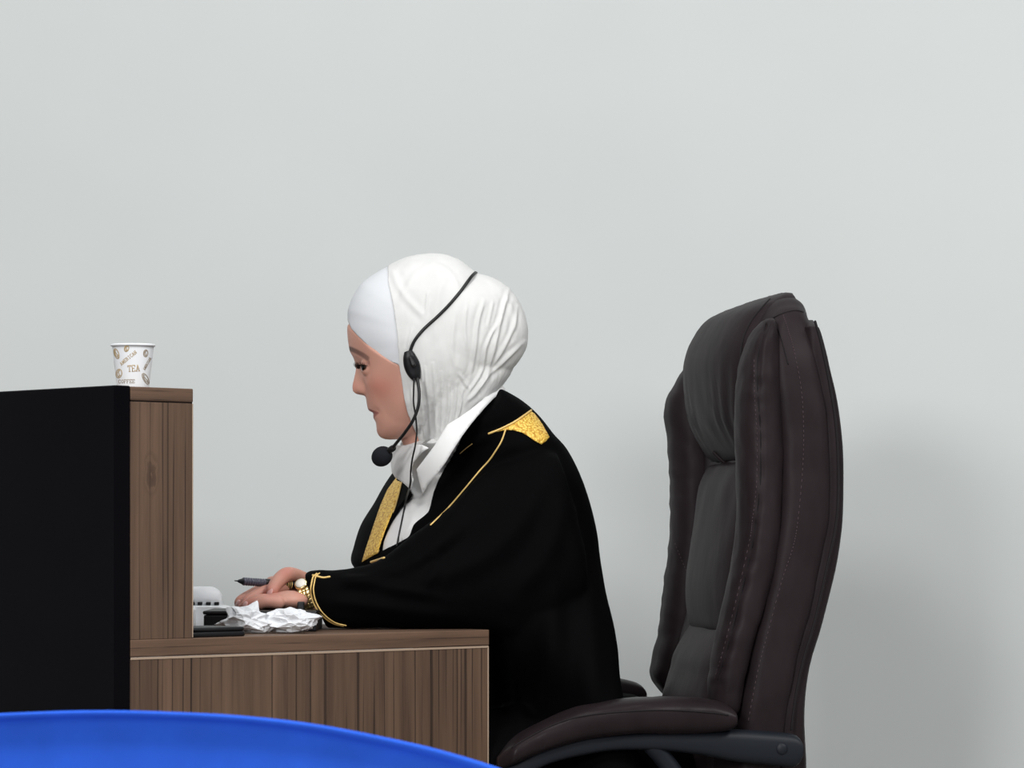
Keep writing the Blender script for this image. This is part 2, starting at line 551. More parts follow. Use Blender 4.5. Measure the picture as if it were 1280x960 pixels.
def area(name, loc, target, sx, sy, power, color=(1, 1, 1)):
    l = bpy.data.lights.new(name, 'AREA'); l.shape = 'RECTANGLE'; l.size = sx; l.size_y = sy; l.energy = power; l.color = color
    o = bpy.data.objects.new(name, l); COL.objects.link(o); o.location = loc
    o.rotation_euler = (Vector(target) - Vector(loc)).to_track_quat('-Z', 'Y').to_euler()
    return o
area('ceiling_lamp_front', (-1.25, 0.0, 3.1), (-.4, 2.6, 0.6), 0.9, 0.6, 72, (1, .995, .985))
area('ceiling_lamp_above', (-0.2, 3.3, 3.1), (-0.2, 3.4, 0.0), 1.2, 0.6, 18, (1, .995, .985))
area('ceiling_lamp_rear', (-2.6, -3.7, 2.5), (0.3, 4.3, 1.0), 1.4, 1.0, 215, (1, 1, .99))
area('ceiling_lamp_side', (2.2, 1.8, 3.1), (1.0, 3.6, 0.3), 1.2, 0.6, 70, (1, .995, .985))

# ================================================================== room shell
WY = 5.2
tag(obj('wall_back', box(-4, 4, WY, WY + .1, 0, 3.2), M_WALL, None, False), kind='structure')
tag(obj('floor', box(-4, 4, -4.5, WY + .1, -.1, 0), M_FLOOR, None, False), kind='structure')
tag(obj('baseboard_back', box(-4, 4, WY - .012, WY, 0, .09, .003), M_WHITEPL, None, False), kind='structure')

# ================================================================== the bench
RX, RY = 0.728, 0.6855
BA = math.atan2(RY, RX)
CNR = np.array([(163 - CX) * 3.6 / FPX, 3.6, 0.0])
def bl(x, y, z):      # bench frame -> world
    return np.array([CNR[0] + RX * x - RY * y, CNR[1] + RY * x + RX * y, z])
def to_bl(V):
    d = np.asarray(V)[:, :2] - CNR[:2]
    return np.stack([d[:, 0] * RX + d[:, 1] * RY, -d[:, 0] * RY + d[:, 1] * RX], 1)
DZ = CAMZ - (800 - HY) * 3.6 / FPX          # worktop height
HZ = CAMZ + (HY - 483.0) * 3.6 / FPX        # ledge height
LEN = 1.42
bench = thing('judge_bench', 'dark walnut judge bench with raised front ledge and glossy black front', 'desk', CNR, BA)
def bb(name, x0, x1, y0, y1, z0, z1, m, bev=0.0012, parent=bench):
    return obj(name, box(x0, x1, y0, y1, z0, z1, bev), m, parent, False)
bb('worktop', 0.0, .551, 0, LEN, DZ - .0198, DZ, M_WOOD_TOP)
ep = bb('end_panel', 0.0, .5495, .0015, .02, 0.0, DZ - .0212, M_WOOD_END, .0005)
bb('edge_banding', 0.0005, .5505, .0006, .002, DZ - .0226, DZ - .0200, M_BAND, .0003, ep)
bb('edge_banding', .5493, .5508, .0006, .02, 0.0, DZ - .0215, M_BAND, .0003, ep)
bb('end_panel', 0.0, .5495, LEN - .02, LEN - .0015, 0.0, DZ - .0212, M_WOOD_END, .0005)
bb('modesty_panel', 0.004, .022, .0215, LEN - .0215, 0.0, DZ - .0212, M_WOOD_UP, .0005)
lu = bb('ledge_upright', 0.0, .0885, .0008, LEN - .0008, DZ, HZ - .0168, M_WOOD_UP, .0008)
bb('edge_banding', .0878, .0890, .0002, .0012, DZ + .001, HZ - .0172, M_BAND, .0003, lu)
bb('shadow_joint', 0.002, .0886, .0015, LEN - .004, HZ - .0172, HZ - .0150, M_GAP, 0.0002)
bb('ledge_top', 0.0, .0889, 0, LEN, HZ - .0155, HZ, M_WOOD_TOP)
bb('front_panel', -.0225, -.0008, -.001, LEN, 0.02, HZ + .0008, M_GLOSSBLACK, .0016)['label'] = 'glossy black front panel'

# ================================================================== cup on the ledge
CUP = bl(.045, .0557, HZ)
cup = thing('paper_cup', 'small white paper cup with brown tea and coffee print on the ledge', 'cup', CUP)
s = CUP[1] / FPX
rt, rb, ch = 26.2 * s, 19.6 * s, 56.0 * s
prof = [(0.0003, .004), (rb * .9, .004), (rb - .0006, .0005), (rb, 0.0), (rb, .001)]
prof += [(rb + (rt - rb) * t, ch * t) for t in np.linspace(.03, .97, 12)]
for a in np.linspace(-90, 210, 9):
    prof.append((rt + .0004 + .0014 * math.cos(math.radians(a)), ch - .0012 + .0014 * math.sin(math.radians(a))))
prof += [(rb - .0009 + (rt - rb) * t, ch * t) for t in np.linspace(.95, .1, 10)] + [(rb * .85, .0055), (.0003, .0055)]
M_CUP = mat('white_paper', (236, 238, 240), 0.6, 0.3)
obj('cup_body', lathe(prof, (0, 0, 0)), M_CUP, cup)
M_INK = mat('brown_ink', (180, 156, 116), 0.7, 0.2)
M_INK2 = mat('grey_brown_ink', (158, 145, 128), 0.7, 0.2)
def on_cup(x, y, lift=.00015):
    """print-plane pixel offsets (x from the cup's middle, y down from rim) -> cup surface, seen from the camera"""
    t = 1 - y / 56.0
    r = rb + (rt - rb) * t
    a = math.asin(max(-.999, min(.999, x * s / r)))
    base = math.atan2(-CUP[1], -CUP[0])            # towards the camera
    g = base + a
    return np.array([(r + lift) * math.cos(g), (r + lift) * math.sin(g), ch * t])
GL = {  # serif capitals as strokes in a unit box
 'T': [[(0, 1), (1, 1)], [(.5, 1), (.5, 0)], [(.3, 0), (.7, 0)], [(0, 1), (0, .8)], [(1, 1), (1, .8)]],
 'E': [[(.12, 0), (.12, 1)], [(0, 1), (.9, 1)], [(0, 0), (.9, 0)], [(.12, .5), (.65, .5)], [(.9, 1), (.9, .8)], [(.9, 0), (.9, .22)]],
 'A': [[(.1, 0), (.5, 1)], [(.5, 1), (.9, 0)], [(.25, .35), (.75, .35)], [(-.05, 0), (.28, 0)], [(.72, 0), (1.05, 0)]],
 'M': [[(.1, 0), (.12, 1)], [(.12, 1), (.5, .2)], [(.5, .2), (.88, 1)], [(.88, 1), (.9, 0)], [(0, 0), (.25, 0)], [(.75, 0), (1, 0)]],
 'R': [[(.12, 0), (.12, 1)], [(0, 1), (.65, 1)], [(.65, 1), (.85, .75)], [(.85, .75), (.65, .5)], [(.65, .5), (.12, .5)], [(.5, .5), (.92, 0)], [(0, 0), (.3, 0)]],
 'I': [[(.5, 0), (.5, 1)], [(.25, 0), (.75, 0)], [(.25, 1), (.75, 1)]],
 'C': [[(.9, .78), (.7, 1)], [(.7, 1), (.35, 1)], [(.35, 1), (.08, .7)], [(.08, .7), (.08, .3)], [(.08, .3), (.35, 0)], [(.35, 0), (.7, 0)], [(.7, 0), (.9, .22)]],
 'N': [[(.12, 0), (.12, 1)], [(.12, 1), (.88, 0)], [(.88, 0), (.88, 1)], [(0, 0), (.28, 0)], [(.7, 1), (1, 1)]],
 'O': [[(.5, 1), (.15, .8)], [(.15, .8), (.08, .5)], [(.08, .5), (.15, .2)], [(.15, .2), (.5, 0)], [(.5, 0), (.85, .2)], [(.85, .2), (.92, .5)], [(.92, .5), (.85, .8)], [(.85, .8), (.5, 1)]],
 'F': [[(.12, 0), (.12, 1)], [(0, 1), (.9, 1)], [(.12, .5), (.65, .5)], [(.9, 1), (.9, .8)], [(0, 0), (.32, 0)]],
}
def strip(mb, pts, wd):
    """a flat inked line on the cup through print-plane points"""
    pts = np.asarray(pts, float)
    T = np.gradient(pts, axis=0); T /= np.linalg.norm(T, axis=1)[:, None] + 1e-9
    N = np.stack([-T[:, 1], T[:, 0]], 1) * wd / 2
    pts = pts.copy(); pts[0] -= T[0] * wd * .4; pts[-1] += T[-1] * wd * .4
    V = [on_cup(*q) for q in pts + N] + [on_cup(*q) for q in pts - N] + [on_cup(*q, lift=-.0001) for q in pts + N] + [on_cup(*q, lift=-.0001) for q in pts - N]
    n = len(pts); F = []
    for i in range(n - 1):
        F += [(i, i + 1, n + i + 1, n + i), (2 * n + i, 3 * n + i, 3 * n + i + 1, 2 * n + i + 1),
              (i, 2 * n + i, 2 * n + i + 1, i + 1), (n + i, n + i + 1, 3 * n + i + 1, 3 * n + i)]
    F += [(0, n, 3 * n, 2 * n), (n - 1, 3 * n - 1, 4 * n - 1, 2 * n - 1)]
    mb.add(V, F)
def word(txt, x, y, hgt, wid, ang, wd, gap=.28):
    """(x, y) is the left end of the baseline in print pixels"""
    mb = MB(); ca, sa = math.cos(math.radians(ang)), math.sin(math.radians(ang))
    for i, ch_ in enumerate(txt):
        ox = i * wid * (1 + gap)
        for st in GL[ch_]:
            a, b = np.array(st[0]), np.array(st[1])
            q = [a + (b - a) * t for t in np.linspace(0, 1, 3)]
            q = [((ox + p[0] * wid), p[1] * hgt) for p in q]
            strip(mb, [(x + p[0] * ca - p[1] * sa, y - p[0] * sa - p[1] * ca) for p in q], wd)
    return mb.me()
obj('cup_lettering', word('TEA', -6.2, 35.2, 7.4, 4.0, 4, .95), M_INK, cup)
obj('cup_lettering', word('AMERICAN', -14.3, 27.4, 3.9, 2.45, 39, .65), M_INK, cup)
obj('cup_lettering', word('COFFEE', -18.0, 49.2, 4.3, 2.7, 0, .7), M_INK2, cup)
obj('cup_lettering', word('AMERICAN', 14.5, 33.0, 2.6, 1.7, 62, .6), M_INK2, cup)
def bean(x, y, rx, ry, ang, m):
    mb = MB(); ca, sa = math.cos(ang), math.sin(ang)
    def tr(p): return (x + p[0] * ca - p[1] * sa, y + p[0] * sa + p[1] * ca)
    t = np.linspace(0, 2 * np.pi, 22)
    strip(mb, [tr((rx * math.cos(a), ry * math.sin(a))) for a in t], 1.0)
    strip(mb, [tr((rx * .6 * math.cos(a), ry * .62 * math.sin(a))) for a in t[2:18]], .9)
    strip(mb, [tr((.25 * rx * math.sin(a * 2), ry * .8 * math.cos(a))) for a in t[:12]], .9)
    obj('cup_motif', mb.me(), m, cup)
bean(-20.5, 12.5, 2.6, 6.6, -.35, M_INK)
bean(-8.0, 6.5, 2.6, 4.0, .25, M_INK)
bean(-17.5, 37.2, 3.6, 5.4, .1, M_INK)
bean(15.5, 12.2, 2.6, 4.4, .1, M_INK2)
bean(15.5, 43.5, 3.0, 7.2, -.5, M_INK2)
bean(-25.5, 26.0, .6, 4.0, -.1, M_INK2)

# ================================================================== things on the worktop
tab = thing('flat_black_case', 'flat black case with rounded corners at the near edge of the worktop', 'case', bl(.13, .045, DZ), BA)
def slab(x0, x1, y0, y1, z0, z1, r, bev):
    t = []
    for cx, cy, a0 in ((x1 - r, y1 - r, 0), (x0 + r, y1 - r, 90), (x0 + r, y0 + r, 180), (x1 - r, y0 + r, 270)):
        for a in np.linspace(a0, a0 + 90, 7): t.append((cx + r * math.cos(math.radians(a)), cy + r * math.sin(math.radians(a))))
    t = np.array(t); c = np.array([(x0 + x1) / 2, (y0 + y1) / 2]); rows = []
    for k, z in ((bev, z0), (bev * .3, z0 + bev * .3), (0, z0 + bev), (0, z1 - bev), (bev * .3, z1 - bev * .3), (bev, z1)):
        q = c + (t - c) * (1 - 2 * k / np.array([x1 - x0, y1 - y0])); rows.append(np.c_[q, np.full(len(q), z)])
    return loft(rows)
obj('case_body', slab(-.037, .0475, -.033, .035, 0, .0062, .008, .0015), M_BLACKPL, tab)
obj('case_lid', slab(-.0365, .047, -.0325, .0345, .0064, .0112, .008, .0018), M_BLACKPL, tab)

blk = P(253, 764, 3.88); blk2 = P(396, 764, 3.91)
bx = thing('black_box', 'long low black box behind the crumpled tissues, under the hands', 'box', (blk[0], 3.895, DZ), 0)
bw = blk2[0] - blk[0]; bh = blk[2] - DZ
obj('box_body', box(0, bw, 0, .13, .0, bh - .005, .002), M_BLACKPL, bx, False)
obj('box_lid', box(-.001, bw + .001, -.001, .131, bh - .0045, bh, .0018), M_BLACKPL, bx, False)
obj('latch', box(bw * .83, bw * .83 + .0085, .004, .016, bh, bh + .011, .0015), M_BLACKPL, bx, False)

# white desk device with slots
dv = thing('desk_device', 'white plastic desk device with rounded back and black slots, beside the ledge', 'device', (P(255, 786, 4.10)[0], 4.10, DZ), 0)
k = 4.10 / FPX
def prism(prof, y0, y1, bev=.0):
    rows = []
    p = np.asarray(prof, float)
    c = p.mean(0)
    for y, sh in ((y0, .97), (y0 + .002, 1), (y1 - .002, 1), (y1, .97)):
        q = c + (p - c) * sh; rows.append(np.c_[q[:, 0], np.full(len(q), y), q[:, 1]])
    return loft(rows)
zt = lambda y: (783.3 - y) * k
xs = lambda x: (x - 255) * k
rp = [(xs(205), zt(762)), (xs(205), zt(742))] + [(xs(214 - 9 * math.cos(a)), zt(742 - 8 * math.sin(a))) for a in np.linspace(0.2, 1.57, 6)] + \
     [(xs(257 + 17 * math.sin(a)), zt(750 - 16.0 * math.cos(a))) for a in np.linspace(0, 1.4, 8)] + [(xs(275.5), zt(762))]
obj('rounded_back', prism(rp, .03, .055), M_WHITEPL, dv)
obj('device_base', box(xs(204), xs(248.5), -.165, .0, 0, zt(758.5), .003), M_WHITEPL, dv, False)
obj('device_base', prism([(xs(204), 0), (xs(204), zt(757.5)), (xs(276), zt(757.5)), (xs(281), zt(758.5)), (xs(299), zt(766)), (xs(300), 0)], -.035, .06), M_WHITEPL, dv, False)
for x in (227, 238, 247.5, 258, 268.5):
    obj('slot', box(xs(x - 2.8), xs(x + 2.8), .024, .032, zt(757.2), zt(753.2), .0006), M_BLACKPL, dv, False)

# crumpled tissues
def tissue(name, label, cpx, cpy, d, rx, ry, rz_, seed, spikes):
    bm = bmesh.new(); bmesh.ops.create_icosphere(bm, subdivisions=6, radius=1)
    V = np.array([v.co[:] for v in bm.verts]); F = [[v.index for v in f.verts] for f in bm.faces]; bm.free()
    r_ = np.random.default_rng(seed)
    c = P(cpx, cpy, d); k = d / FPX
    rad = np.ones(len(V))
    for lev, (n, amp) in enumerate(((14, .46), (34, .20), (110, .045))):
        S = r_.normal(size=(n, 3)); S /= np.linalg.norm(S, axis=1)[:, None]
        dd = np.sort(np.linalg.norm(V[:, None] - S[None], axis=2), axis=1)
        e = (dd[:, 1] - dd[:, 0]) * math.sqrt(n) / 2.2      # 0 on cell borders: sharp ridges there
        rad += amp * (.5 - np.clip(e, 0, 1)) * (1 if lev else .8)
    W = V * rad[:, None]
    W = W * np.array([rx, rz_, ry]) * k
    for (sx, sy, ln, wd) in spikes:          # pulled-out corners, in frame pixels from the middle
        t = np.array([sx, 0, -sy], float); t /= np.linalg.norm(t)
        a = np.arccos(np.clip((V * t).sum(1), -1, 1))
        W += (np.exp(-(a / wd) ** 2) * ln * k)[:, None] * t
    W = W + c
    W[:, 2] = np.maximum(W[:, 2], DZ + .0006 + .0015 * (rad - rad.min()))
    o = obj(name, mesh_from(W - np.array([c[0], c[1], DZ]), F), M_TISSUE, None, False)
    o.location = (c[0], c[1], DZ)
    return tag(o, label, 'tissue', 'crumpled tissues on the worktop')
tissue('crumpled_tissue', 'left white crumpled tissue, with a pointed corner by the fingertips', 311, 776, 3.83, 23, 14, 18, 3,
       [(-30, 5, 15, .28), (-12, -12, 9, .3), (6, -20, 9, .3), (16, 5, 6, .4), (14, 14, 4, .4)])
tissue('crumpled_tissue', 'right white crumpled tissue, in front of the wristwatch', 362, 776, 3.84, 28, 13.5, 20, 11,
       [(24, -14, 8, .35), (31, -2, 4, .4), (-26, 12, 7, .4), (-14, -9, 4, .4)])

# ================================================================== blue chair in the foreground
D0 = 2.0
bz = P(130, 888, D0)
bc = thing('stacking_chair', 'blue fabric chair back blurred in the foreground, cut by the lower edge', 'chair', (bz[0], D0, 0), 0)
top = [(-125, 921), (-90, 909), (-50, 898), (0, 890.5), (60, 887.5), (130, 887), (200, 888.5), (300, 893.5), (400, 905), (500, 924.5), (560, 939), (630, 961), (680, 985), (720, 1015), (742, 1060), (745, 1120), (730, 1250), (690, 1330), (600, 1345), (130, 1350)]
R = spline(top[3:], 60)
half = [(x - bz[0], z) for x, z in zip((R[:, 0] - CX) * D0 / FPX, CAMZ - (R[:, 1] - HY) * D0 / FPX)]
half = np.array(half); right = half[half[:, 0] >= 0]
left = right[::-1] * [-1, 1]
outl = np.vstack([right, left[1:-1]])
cen = outl.mean(0)
rows = []
for y, sh in ((.002, .90), (-.010, .955), (-.017, .985), (-.017, 1.0), (-.006, 1.0), (.0, .992), (.012, .96), (.02, .9)):
    q = cen + (outl - cen) * sh; rows.append(np.c_[q[:, 0], np.full(len(q), y), q[:, 1]])
# keep the crest where the photo has it
rows = [r_ + [0, 0, 0] for r_ in rows]
obj('backrest', loft(rows), M_BLUE, bc)
obj('seat', slab(-.24, .24, .08, .52, .42, .48, .09, .02), M_BLUE, bc)
for sx in (-1, 1):
    obj('back_frame', tube([(sx * .2, .03, .62), (sx * .2, .03, .50), (sx * .2, .06, .42), (sx * .2, .12, .405)], .011, n=12), M_CHROME, bc)
    obj('leg', tube([(sx * .21, .12, .405), (sx * .23, .08, .012)], .011), M_CHROME, bc)
    obj('leg', tube([(sx * .21, .48, .405), (sx * .23, .52, .012)], .011), M_CHROME, bc)
# ================================================================== executive chair
TH = math.radians(9.5)
FC = np.array([-math.cos(TH), -math.sin(TH), 0]); SCV = np.array([math.sin(TH), -math.cos(TH), 0])
chair = thing('executive_chair', 'tall dark brown leather executive chair behind the seated person', 'chair', (P(775, 900, 4.26)[0], 4.26, 0), 0)

def sering(c, A, B, n=2.0, k=40):
    t = np.linspace(0, 2 * np.pi, k, endpoint=False); ct, st = np.cos(t), np.sin(t)
    x = np.sign(ct) * np.abs(ct) ** (2 / n); y = np.sign(st) * np.abs(st) ** (2 / n)
    return c + x[:, None] * A + y[:, None] * B

def chair_loft(rows, d, n=2.4, num=48, k=48, shift=0.0, near=False):
    """rows: (py, left px, right px, half width across) at distance d; near=True: px were read on the near flank"""
    R = spline(rows, num); out = []
    for py, l, r, b in R:
        s = d / FPX; hw = (r - l) / 2 * s
        if near: a = hw / math.cos(TH)
        else: a = math.sqrt(max(hw * hw - (b * math.sin(TH)) ** 2, (hw * .5) ** 2)) / math.cos(TH)
        c = P((l + r) / 2, py, d + shift - b) - SCV * b if near else P((l + r) / 2, py, d)
        out.append(sering(c, FC * a, SCV * b, float(np.interp(py, [370, 395, 445], [2.3, 2.8, n])) if near else n, k))
    return loft(out)

def wrinkle(VF, amp, scale, stretch=(1, 1, 1), off=0.0):
    V, F = VF; V = np.asarray(V).copy()
    me = mesh_from(V, F); N = np.array([v.normal[:] for v in me.vertices]); bpy.data.meshes.remove(me)
    V += N * (fbm(V * np.array(stretch), scale, 3, off) * amp)[:, None]
    return V, F

core = chair_loft([(370, 970, 1000, .12), (372.5, 962, 1013, .145), (378, 958, 1022, .165), (388, 956, 1028, .185), (402, 955, 1031, .20), (433, 955, 1036, .215),
                   (457, 958, 1038, .222), (497, 962, 1046, .225), (540, 967, 1051.5, .225), (580, 969, 1053.5, .225), (620, 969, 1053.5, .225), (657, 966, 1050.5, .225),
                   (707, 959, 1040, .225), (773, 944, 1025, .225), (827, 932, 1009, .225), (873, 926, 1000, .225), (910, 920, 995, .22), (960, 914, 988, .22), (1005, 904, 979, .22)],
                  4.035, 5.0, 90, 64, .225, True)
core = wrinkle(core, .0022, 14)
T_core = bvh(core)
backrest = part('backrest', mesh_from(*core), M_LEATHER, chair)
shell = chair_loft([(400, 1006, 1022, 0.16), (407, 1003, 1030, 0.205), (415, 1004, 1035, 0.21), (457, 1010, 1044, 0.21), (497, 1018, 1053.5, 0.21), (540, 1024, 1059.5, 0.21), (580, 1026, 1062, 0.21), (640, 1025, 1061.5, 0.21), (673, 1020, 1059, 0.21), (710, 1014, 1053, 0.21), (750, 1004, 1043.5, 0.21), (790, 994, 1033, 0.21), (823, 982, 1023, 0.21), (857, 975, 1016.5, 0.21), (900, 970, 1014, 0.21), (960, 965, 1017.5, 0.2), (1005, 955, 1016, 0.2)],
                   4.05, 5.0, 70, 60, .21, True)
part('back_shell', mesh_from(*shell), M_LEATHER, chair)
T_shell = bvh(shell)

nb = chair_loft([(399, 955, 966, .016), (404, 949, 969, .028), (420, 938, 971, .038), (450, 926, 973, .042), (473, 922, 974, .044), (500, 919.5, 976, .045), (550, 919.5, 978, .045), (600, 921, 977, .045),
                 (650, 921.5, 975, .045), (700, 916, 969, .045), (733, 909, 962, .045), (767, 902, 952, .045), (800, 894, 941, .045), (840, 887.5, 931, .043), (862, 886, 927, .04), (885, 888, 924, .034), (897, 893, 918, .02)],
                4.065, 2.3, 90, 48)
V, F = nb; V = np.asarray(V)
q = to_px(V)
seam_nb = [(957, 404), (947, 450), (948, 500), (951, 547), (950, 607), (945, 650), (942, 673), (927, 740), (910, 807), (897, 850)]
dd, fr = seg_dist(q, seam_nb)
me = mesh_from(V, F); N = np.array([v.normal[:] for v in me.vertices]); bpy.data.meshes.remove(me)
pk = np.sin(q[:, 1] * .21 + 2.2 * np.sin(q[:, 1] * .037)) * np.exp(-(dd / 9) ** 2)     # puckers along the seam
V = V + N * (-.0028 * np.exp(-(dd / 2.2) ** 2) + (.0014 * pk) + .0012 * fbm(V * [1, 1, .6], 60))[:, None]
nb = (V, F); T_nb = bvh(nb)
bol = part('side_bolster', mesh_from(*nb), M_LEATHER, chair)

fb = chair_loft([(446, 868, 886, .02), (456, 858, 888, .032), (482, 842, 889, .042), (510, 830.5, 890, .045), (535, 833, 893, .045), (560, 835, 895, .045), (590, 837, 897, .045), (617, 838, 894, .045), (660, 838, 890, .045),
                 (690, 836, 886, .045), (717, 832, 882, .045), (757, 827, 878, .045), (783, 824, 876, .045), (800, 821.5, 868, .045), (827, 815, 862, .043), (843, 814, 857, .04), (860, 821, 850, .034), (870, 830, 842, .018)],
                4.50, 2.3, 80, 44)
V, F = fb; V = np.asarray(V); q = to_px(V)
me = mesh_from(V, F); N = np.array([v.normal[:] for v in me.vertices]); bpy.data.meshes.remove(me)
edge = np.exp(-((q[:, 0] - np.interp(q[:, 1], [446, 510, 590, 660, 757, 843], [868, 830, 837, 838, 827, 814])) / 16) ** 2)
V = V + N * (.0006 * np.sin(q[:, 1] * .24 + 2 * np.sin(q[:, 1] * .041)) * edge + .0012 * fbm(V, 40))[:, None]
fb = (V, F); T_fb = bvh(fb)
part('side_bolster', mesh_from(*fb), M_LEATHER, chair)

def pleated(VF, amp, fn):
    V, F = VF; V = np.asarray(V).copy()
    me = mesh_from(V, F); N = np.array([v.normal[:] for v in me.vertices]); bpy.data.meshes.remove(me)
    return V + N * (amp * fn(V))[:, None], F
lat = lambda V: (V - np.array([P(900, 600, 4.27)[0], 4.27, 0])) @ SCV
hr = chair_loft([(372.5, 948, 972, .10), (375.5, 934, 978, .13), (384, 913, 982, .15), (396, 892, 984, .162), (415, 878, 984, .166), (437, 868.5, 982, .168), (460, 864.5, 980, .168), (490, 867, 978, .168),
                 (527, 874, 978, .168), (553, 886, 976, .166), (570, 897, 974, .162), (581, 909, 972, .156), (588, 925, 966, .14)], 4.27, 3.0, 70, 96)
hr = pleated(hr, .0016, lambda V: np.sin(lat(V) * 190 + 5 * np.sin(V[:, 2] * 9)) * np.exp(-((V[:, 2] - 1.03) / .05) ** 2) + .35 * fbm(V * [1, 1, .15], 90) * sstep(.985, 1.03, V[:, 2]))
T_hr = bvh(hr)
head = part('headrest', mesh_from(*hr), M_LEATHER, chair)
cp = chair_loft([(578, 903, 960, .13), (584, 895, 965, .145), (600, 887.5, 970, .152), (617, 883, 972, .155), (650, 878, 972, .155), (690, 872, 970, .155), (720, 868, 965, .155), (745, 867, 960, .155), (765, 868.5, 955, .152), (784, 872, 950, .15), (796, 884, 945, .135)], 4.28, 3.0, 56, 72)
cp = pleated(cp, .0012, lambda V: np.sin(lat(V) * 70 + 3 * np.sin(V[:, 2] * 11)) * np.exp(-((V[:, 2] - .94) / .06) ** 2) + .7 * fbm(V * [1, 1, .3], 40, 3, 7))
T_cp = bvh(cp)
part('back_cushion', mesh_from(*cp), M_LEATHER, chair)
lp = chair_loft([(762, 895, 950, .14), (774, 880, 950, .15), (813, 856, 945, .155), (840, 848, 940, .155), (870, 840, 935, .155), (910, 833, 925, .155), (960, 828, 915, .155), (1000, 824, 905, .15)], 4.28, 3.2, 40, 60)
lp = wrinkle(lp, .0015, 30)
T_lp = bvh(lp)
part('lumbar_cushion', mesh_from(*lp), M_LEATHER, chair)
T_all = bvh(core, shell, nb, fb, hr, cp, lp)

def welt(parent, tree, pts, r, m=M_WELT, n=60, name='piping', lift=0.0003, dd=4.04):
    part(name, mesh_from(*tube(cast_line(tree, pts, n, lift, dd, 1), r, 8)), m, parent)
def stitches(parent, tree, pts, n, r=.0006, lift=.0004, dd=4.04):
    C = cast_line(tree, pts, n * 3, lift, dd, 1); mb = MB()
    for i in range(0, n * 3 - 2, 3): mb.add(*tube(C[i:i + 3][:2], r, 5))
    tag(part('stitching', mb.me(), M_STITCH, parent), kind='stuff')
stitches(backrest, T_core, [(979, 394), (986, 415), (993, 440), (1002, 490), (1004.5, 540), (1003, 590), (997, 653), (991, 685), (977, 727), (960, 790), (947, 840), (935, 903)], 92)
welt(backrest, T_core, [(967, 397), (980, 391), (994, 388), (1004, 390)], .0009)
welt(backrest, T_core, [(968, 398), (977, 425), (985, 455)], .0008)
welt(backrest, T_core, [(1019, 402), (1028, 436), (1040, 497), (1045.5, 540), (1047.5, 580), (1047.5, 620), (1044.5, 657), (1034, 707), (1019, 773), (1003.5, 827), (994, 873), (989, 912)], .0016)
welt(bol, T_nb, seam_nb, .0009, lift=.0)
stitches(bol, T_nb, [(x - 4.5, y) for x, y in seam_nb[1:]], 64, .0005)
welt(head, T_hr, [(962, 374), (950, 387), (940, 400), (932, 415), (928, 428), (926, 445), (924, 470)], .0013, dd=4.12)
welt(head, T_hr, [(893, 566), (898, 571), (908, 579), (922, 586)], .0030, M_LEATHER, 20, dd=4.2)
stitches(chair.children[3], T_fb, [(842, 675), (852, 700), (861, 722), (866, 742)], 18, .0005, dd=4.45)

# arms
def arm_loft(rows, d0, b, n=2.6, num=50, bfn=None):
    R = spline(rows, num); out = []
    for i, (x, t, bo) in enumerate(R):
        d = d0 + (x - 780) / 950 * math.tan(TH)
        c = P(x, (t + bo) / 2, d); h = (bo - t) / 2 * d / FPX
        bb_ = b * (bfn(i / (num - 1)) if bfn else 1)
        out.append(sering(c, np.array([0, 0, h]), SCV * bb_, n, 28))
    return loft(out)
taper = lambda t: min(1.0, .35 + 6 * t, .35 + 9 * (1 - t))
pad_rows = [(622, 946, 962), (634, 931, 957), (650, 917.5, 951), (674, 904, 941), (711, 887, 929), (749, 878, 922), (790, 872, 918), (842, 870.5, 917), (880, 872.5, 916), (902, 878, 913.5), (912, 885, 909), (916.5, 892, 902)]
sup_rows = [(612, 968, 1040), (622, 956, 1005), (640, 950, 982), (665, 936, 964), (692, 926, 952), (730, 918, 943), (767, 915, 937.5), (820, 913, 937.5), (872, 912, 943), (917, 911.5, 951.5), (960, 914, 956), (986, 916.5, 958.5), (995, 920, 955), (999, 927, 946)]
pad = wrinkle(arm_loft(pad_rows, 3.985, .036, 2.6, 60, taper), .0012, 30)
sup = arm_loft(sup_rows, 3.99, .021, 3.6, 60)
T_pad = bvh(pad); T_sup = bvh(sup)
p1 = part('armrest_pad', mesh_from(*pad), M_LEATHER2, chair)
welt(p1, T_pad, [(640, 935), (655, 925), (692, 906), (730, 895), (790, 889), (842, 888), (890, 891), (910, 894)], .0010, dd=3.96)
a1 = part('armrest_support', mesh_from(*sup), M_ARM, chair)
c = cast(T_sup, 977, 936, 0, P(977, 936, 4.0))
part('bolt_cap', mesh_from(*ellipsoid(c, np.array([.0075, 0, 0]), np.array([0, .003, 0]), np.array([0, 0, .0075]), 20, 10)), M_ARM, a1)
off = 4.50 - 3.985
def far(rows):   # the same arm mirrored to the other flank of the seat
    o = []
    for x, t, b in rows:
        d = 3.985 + (x - 780) / 950 * math.tan(TH)
        p = P(x, t, d) - SCV * .515; r_ = P(x, b, d) - SCV * .515
        o.append((to_px([p])[0][0], to_px([p])[0][1], to_px([r_])[0][1]))
    return o
pf = far(pad_rows); dxf = 805 - pf[-1][0]; dyf = 869 - (pf[-1][1] + pf[-1][2]) / 2
pf = [(x + dxf, t + dyf, b + dyf) for x, t, b in pf]
padf = wrinkle(arm_loft(pf, 4.495, .036, 2.6, 60, taper), .0012, 30)
part('armrest_pad', mesh_from(*padf), M_LEATHER2, chair)
sf = [(x + dxf, t + dyf, b + dyf) for x, t, b in far(sup_rows)]
part('armrest_support', mesh_from(*arm_loft(sf, 4.50, .021, 3.6, 60)), M_ARM, chair)
